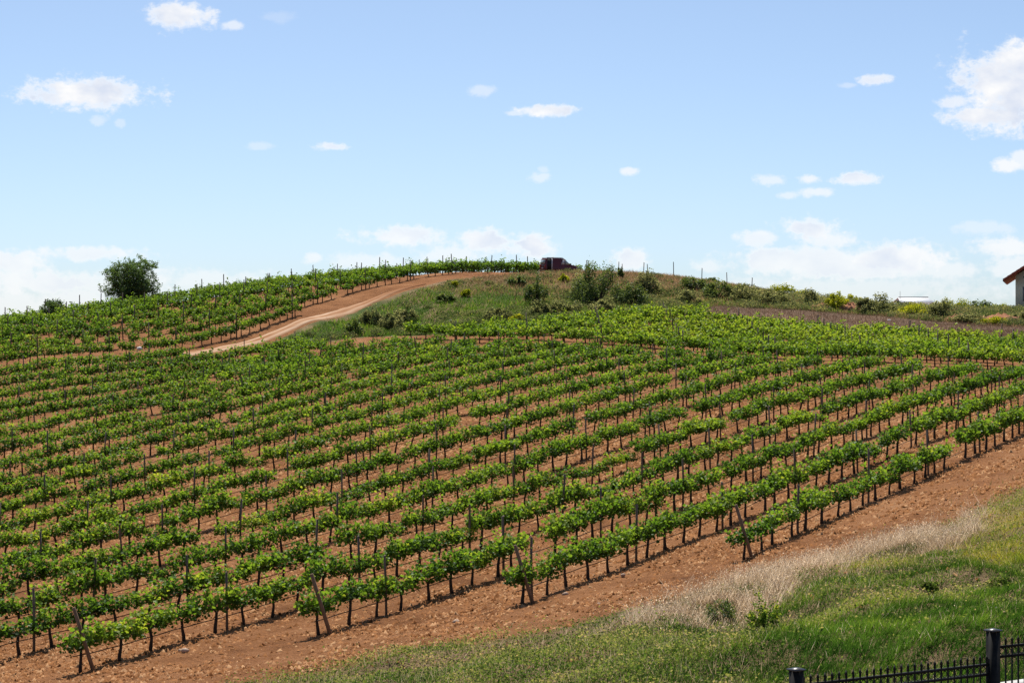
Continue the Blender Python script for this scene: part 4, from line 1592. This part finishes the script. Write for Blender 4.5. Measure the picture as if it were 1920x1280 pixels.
def house():
    D = 214.0
    x0 = (1904 - 960) / F * D
    zg = float(ground0(x0, D))
    zb = (640 - 583) / F * D
    eave = (640 - 528) / F * D - zb
    W, LN = 9.0, 11.0
    e = obj('house', None, loc=(x0, D, zb), rz=R(-14), label='cream house with red gabled roof at the right picture edge', cat='house')
    pitch = math.tan(R(33))
    top = eave + W / 2 * pitch
    b = MB()
    b.prism([(0, .45), (W, .45), (W, eave + .55), (W / 2, top + .5), (0, eave + .55)], 0, LN)
    obj('wall', b.mesh('wall'), M_WALL, parent=e)
    b = MB()
    b.prism([(-.04, min(-1.2, zg - zb - 1)), (W + .04, min(-1.2, zg - zb - 1)), (W + .04, .448), (-.04, .448)], -.04, LN + .04)
    obj('plinth', b.mesh('plinth'), M_PLINTH, parent=e)
    ov = 1.15
    rf = None
    for sd in (0, 1):
        def px(q):
            return q if sd == 0 else W - q
        b = MB()
        zl, zr = eave + .0, eave + (W / 2 + ov) * pitch
        b.prism([(px(-ov), zl + .02), (px(W / 2), zr + .02), (px(W / 2), zr + .20), (px(-ov), zl + .20)], -1.1, LN + 1.1)
        rf = obj('roof', b.mesh('roof'), M_ROOF, parent=e)
        # tile courses
        for k in range(14):
            q = -ov + (W / 2 + ov) * k / 14
            b = MB()
            z = zl + (q + ov) * pitch + .20
            dx = (W / 2 + ov) / 14
            b.prism([(px(q), z + .045), (px(q + dx), z + dx * pitch + .012), (px(q + dx), z + dx * pitch - .01), (px(q), z - .01)], -1.12, LN + 1.12)
            obj('tile_course', b.mesh('tile_course'), M_ROOF, parent=rf)
        b = MB()
        b.prism([(px(-ov + .05), zl + .0), (px(W / 2), zr + .0), (px(W / 2), zr + .018), (px(-ov + .05), zl + .018)], -1.05, LN + 1.05)
        obj('soffit', b.mesh('soffit'), M_SOFFIT, parent=rf)
    for (wx, wz, ww, wh, lab) in ((.75, 1.0, .75, 1.25, None), (3.6, 1.0, 1.6, 1.25, None), (6.6, 1.0, 1.0, 1.25, None)):
        b = MB()
        b.box((wx + ww / 2, -.01, wz + wh / 2), (ww + .16, .06, wh + .16))
        w = obj('window', b.mesh('window'), M_PLINTH, parent=e)
        b = MB()
        b.box((wx + ww / 2, -.035, wz + wh / 2), (ww, .03, wh))
        obj('pane', b.mesh('pane'), M_DARKGL, parent=w)
    b = MB()
    b.tube([(.85, -.02, eave + .42), (.85, -.08, eave + .42)], .12, 10)
    obj('vent', b.mesh('vent'), M_DARKGL, parent=e)


house()


def shed():
    D = 330.0
    x0, x1 = (1690 - 960) / F * D, (1751 - 960) / F * D
    zt = (640 - 556.5) / F * D
    zg = -8.5
    w = x1 - x0
    e = obj('white_shed', None, loc=(x0, D, zt - 6), label='low white-roofed shed showing above the ridge', cat='shed')
    b = MB()
    b.prism([(0, -8), (w, -8), (w, 5.2), (0, 5.2)], 0, 7)
    obj('wall', b.mesh('wall'), M_WHITE, parent=e)
    b = MB()
    d = Matrix.Identity(3)
    vs = [(-.25, -.3, 5.22), (w + .1, -.3, 5.22), (w - .3, 3.5, 5.98), (.1, 3.5, 5.98), (w + .1, 7.3, 5.22), (-.25, 7.3, 5.22)]
    b.add(vs + [(p[0], p[1], p[2] - .06) for p in vs], [(0, 1, 2, 3), (3, 2, 4, 5), (9, 8, 7, 6), (11, 10, 8, 9), (0, 6, 7, 1), (5, 4, 10, 11), (1, 7, 8, 2), (2, 8, 10, 4), (0, 3, 9, 6), (3, 5, 11, 9)])
    rf = obj('roof', b.mesh('roof'), M_WHITE, parent=e)
    b = MB()
    b.box((w * .5 + .0, 3.5, 6.0), (w * .92, .22, .16))
    obj('ridge_cap', b.mesh('ridge_cap'), M_PLINTH, parent=rf)
    b = MB()
    b.tube([(.25, 2.5, 5.5), (.25, 2.5, 6.9)], .03, 5)
    obj('antenna', b.mesh('antenna'), M_PLINTH, parent=rf)


shed()

# ------------------------------------------------------------------ iron fence and kerb at lower right


def fence():
    def at(u, D):
        return Vector(((u - 960) / F * D, D, 0))
    D1 = 28.0
    A, B = at(1493, D1), at(1862, D1 * 1.068)
    d = (B - A)
    L = d.length
    d.normalize()
    ang = math.atan2(d.y, d.x)
    zt1 = -(1266 - 640) / F * D1          # picket tips of the lower panel
    step = .215
    e = obj('iron_fence', None, loc=(A.x, A.y, zt1), rz=ang, label='black wrought iron fence with spear-topped pickets at lower right corner', cat='fence')
    H = 1.5
    for i, (px, ztop) in enumerate(((-L, -.10 - step), (0, .108), (L, .108 + step + .028), (2 * L, .108 + 2 * step))):
        if i == 0:
            continue
        b = MB()
        s = .066
        b.prism([(px - s, -H - .35), (px + s, -H - .35), (px + s, ztop - .04), (px - s, ztop - .04)], -s, s)
        p = obj('post', b.mesh('post'), M_IRON, parent=e)
        b = MB()
        s2 = .088
        b.add([(px - s2, -s2, ztop - .04), (px + s2, -s2, ztop - .04), (px + s2, s2, ztop - .04), (px - s2, s2, ztop - .04), (px - s2, -s2, ztop - .022), (px + s2, -s2, ztop - .022), (px + s2, s2, ztop - .022), (px - s2, s2, ztop - .022), (px, 0, ztop)],
              [(3, 2, 1, 0), (0, 1, 5, 4), (1, 2, 6, 5), (2, 3, 7, 6), (3, 0, 4, 7), (4, 5, 8), (5, 6, 8), (6, 7, 8), (7, 4, 8)])
        obj('post_cap', b.mesh('post_cap'), M_CAP, parent=p)
    # one picket with its spear, shared
    b = MB()
    r = .0085
    b.box((0, 0, (-H - .12 - .085) / 2), (.017, .017, H + .12 - .085))
    b.tube([(0, 0, -.095), (0, 0, -.088), (0, 0, -.072), (0, 0, -.066)], [.010, .017, .017, .010], 8)
    b.add([(-.021, -.006, -.045), (.021, -.006, -.045), (.021, .006, -.045), (-.021, .006, -.045), (-.008, -.008, -.075), (.008, -.008, -.075), (.008, .008, -.075), (-.008, .008, -.075), (0, 0, .012)],
          [(7, 6, 5, 4), (4, 5, 1, 0), (5, 6, 2, 1), (6, 7, 3, 2), (7, 4, 0, 3), (0, 1, 8), (1, 2, 8), (2, 3, 8), (3, 0, 8)])
    pick = b.mesh('picket')
    pick.materials.append(M_IRON)
    bb = MB()
    n8 = 10
    pts = [(.042 * math.cos(2 * math.pi * k / n8), 0, .042 * math.sin(2 * math.pi * k / n8)) for k in range(n8 + 1)]
    bb.tube(pts, .006, 4, cap=False)
    ring = bb.mesh('ring')
    ring.materials.append(M_IRON)
    for pan in (0, 1):
        off = pan * L
        dz = pan * step
        npk = 29
        for k in range(1, npk):
            o = obj('picket', pick, parent=e, loc=(off + L * k / npk, 0, dz))
            if k < npk - 1:
                obj('ring', ring, parent=e, loc=(off + L * (k + .5) / npk, 0, dz - .19))
        for zz_, nm in ((-.125, 'top_rail'), (-.255, 'middle_rail'), (-H + .02, 'bottom_rail')):
            b = MB()
            b.box((off + L / 2, 0, dz + zz_), (L - .20, .034, .034))
            obj(nm, b.mesh(nm), M_IRON, parent=e)
        for sx in (.10, L - .10):
            b = MB()
            b.box((off + sx, 0, dz - .06 - H / 2), (.034, .034, H + .02))
            obj('end_bar', b.mesh('end_bar'), M_IRON, parent=e)
            for zz_ in (-.30, -1.0):
                b = MB()
                b.box((off + (sx - .045 if sx < 1 else sx + .045), 0, dz + zz_), (.06, .02, .03))
                obj('bracket', b.mesh('bracket'), M_IRON, parent=e)
    # concrete kerb behind the upper panel
    k0 = B + Vector((-d.y, d.x, 0)) * .55 - d * .5
    k1 = B + d * (L + 1) + Vector((-d.y, d.x, 0)) * .9
    mid = (k0 + k1) / 2
    ztop = -(1276 - 640) / F * mid.y + .06
    b = MB()
    b.box((0, 0, -.35), ((k1 - k0).length, .30, .7))
    obj('concrete_kerb', b.mesh('concrete_kerb'), M_CONC, loc=(mid.x, mid.y, ztop), rz=math.atan2((k1 - k0).y, (k1 - k0).x), label='pale concrete kerb behind the iron fence at the lower right corner', cat='kerb')


M_CAP = mat_plain('paler_black_cap', (0.03, 0.03, 0.032), (0.06, 0.06, 0.065), 12, 0.35, spec=0.6)  # caps a little paler and glossier than the fence iron
fence()

SC.cycles.max_bounces = 8
SC.cycles.diffuse_bounces = 1
SC.cycles.transmission_bounces = 2
SC.cycles.use_denoising = True
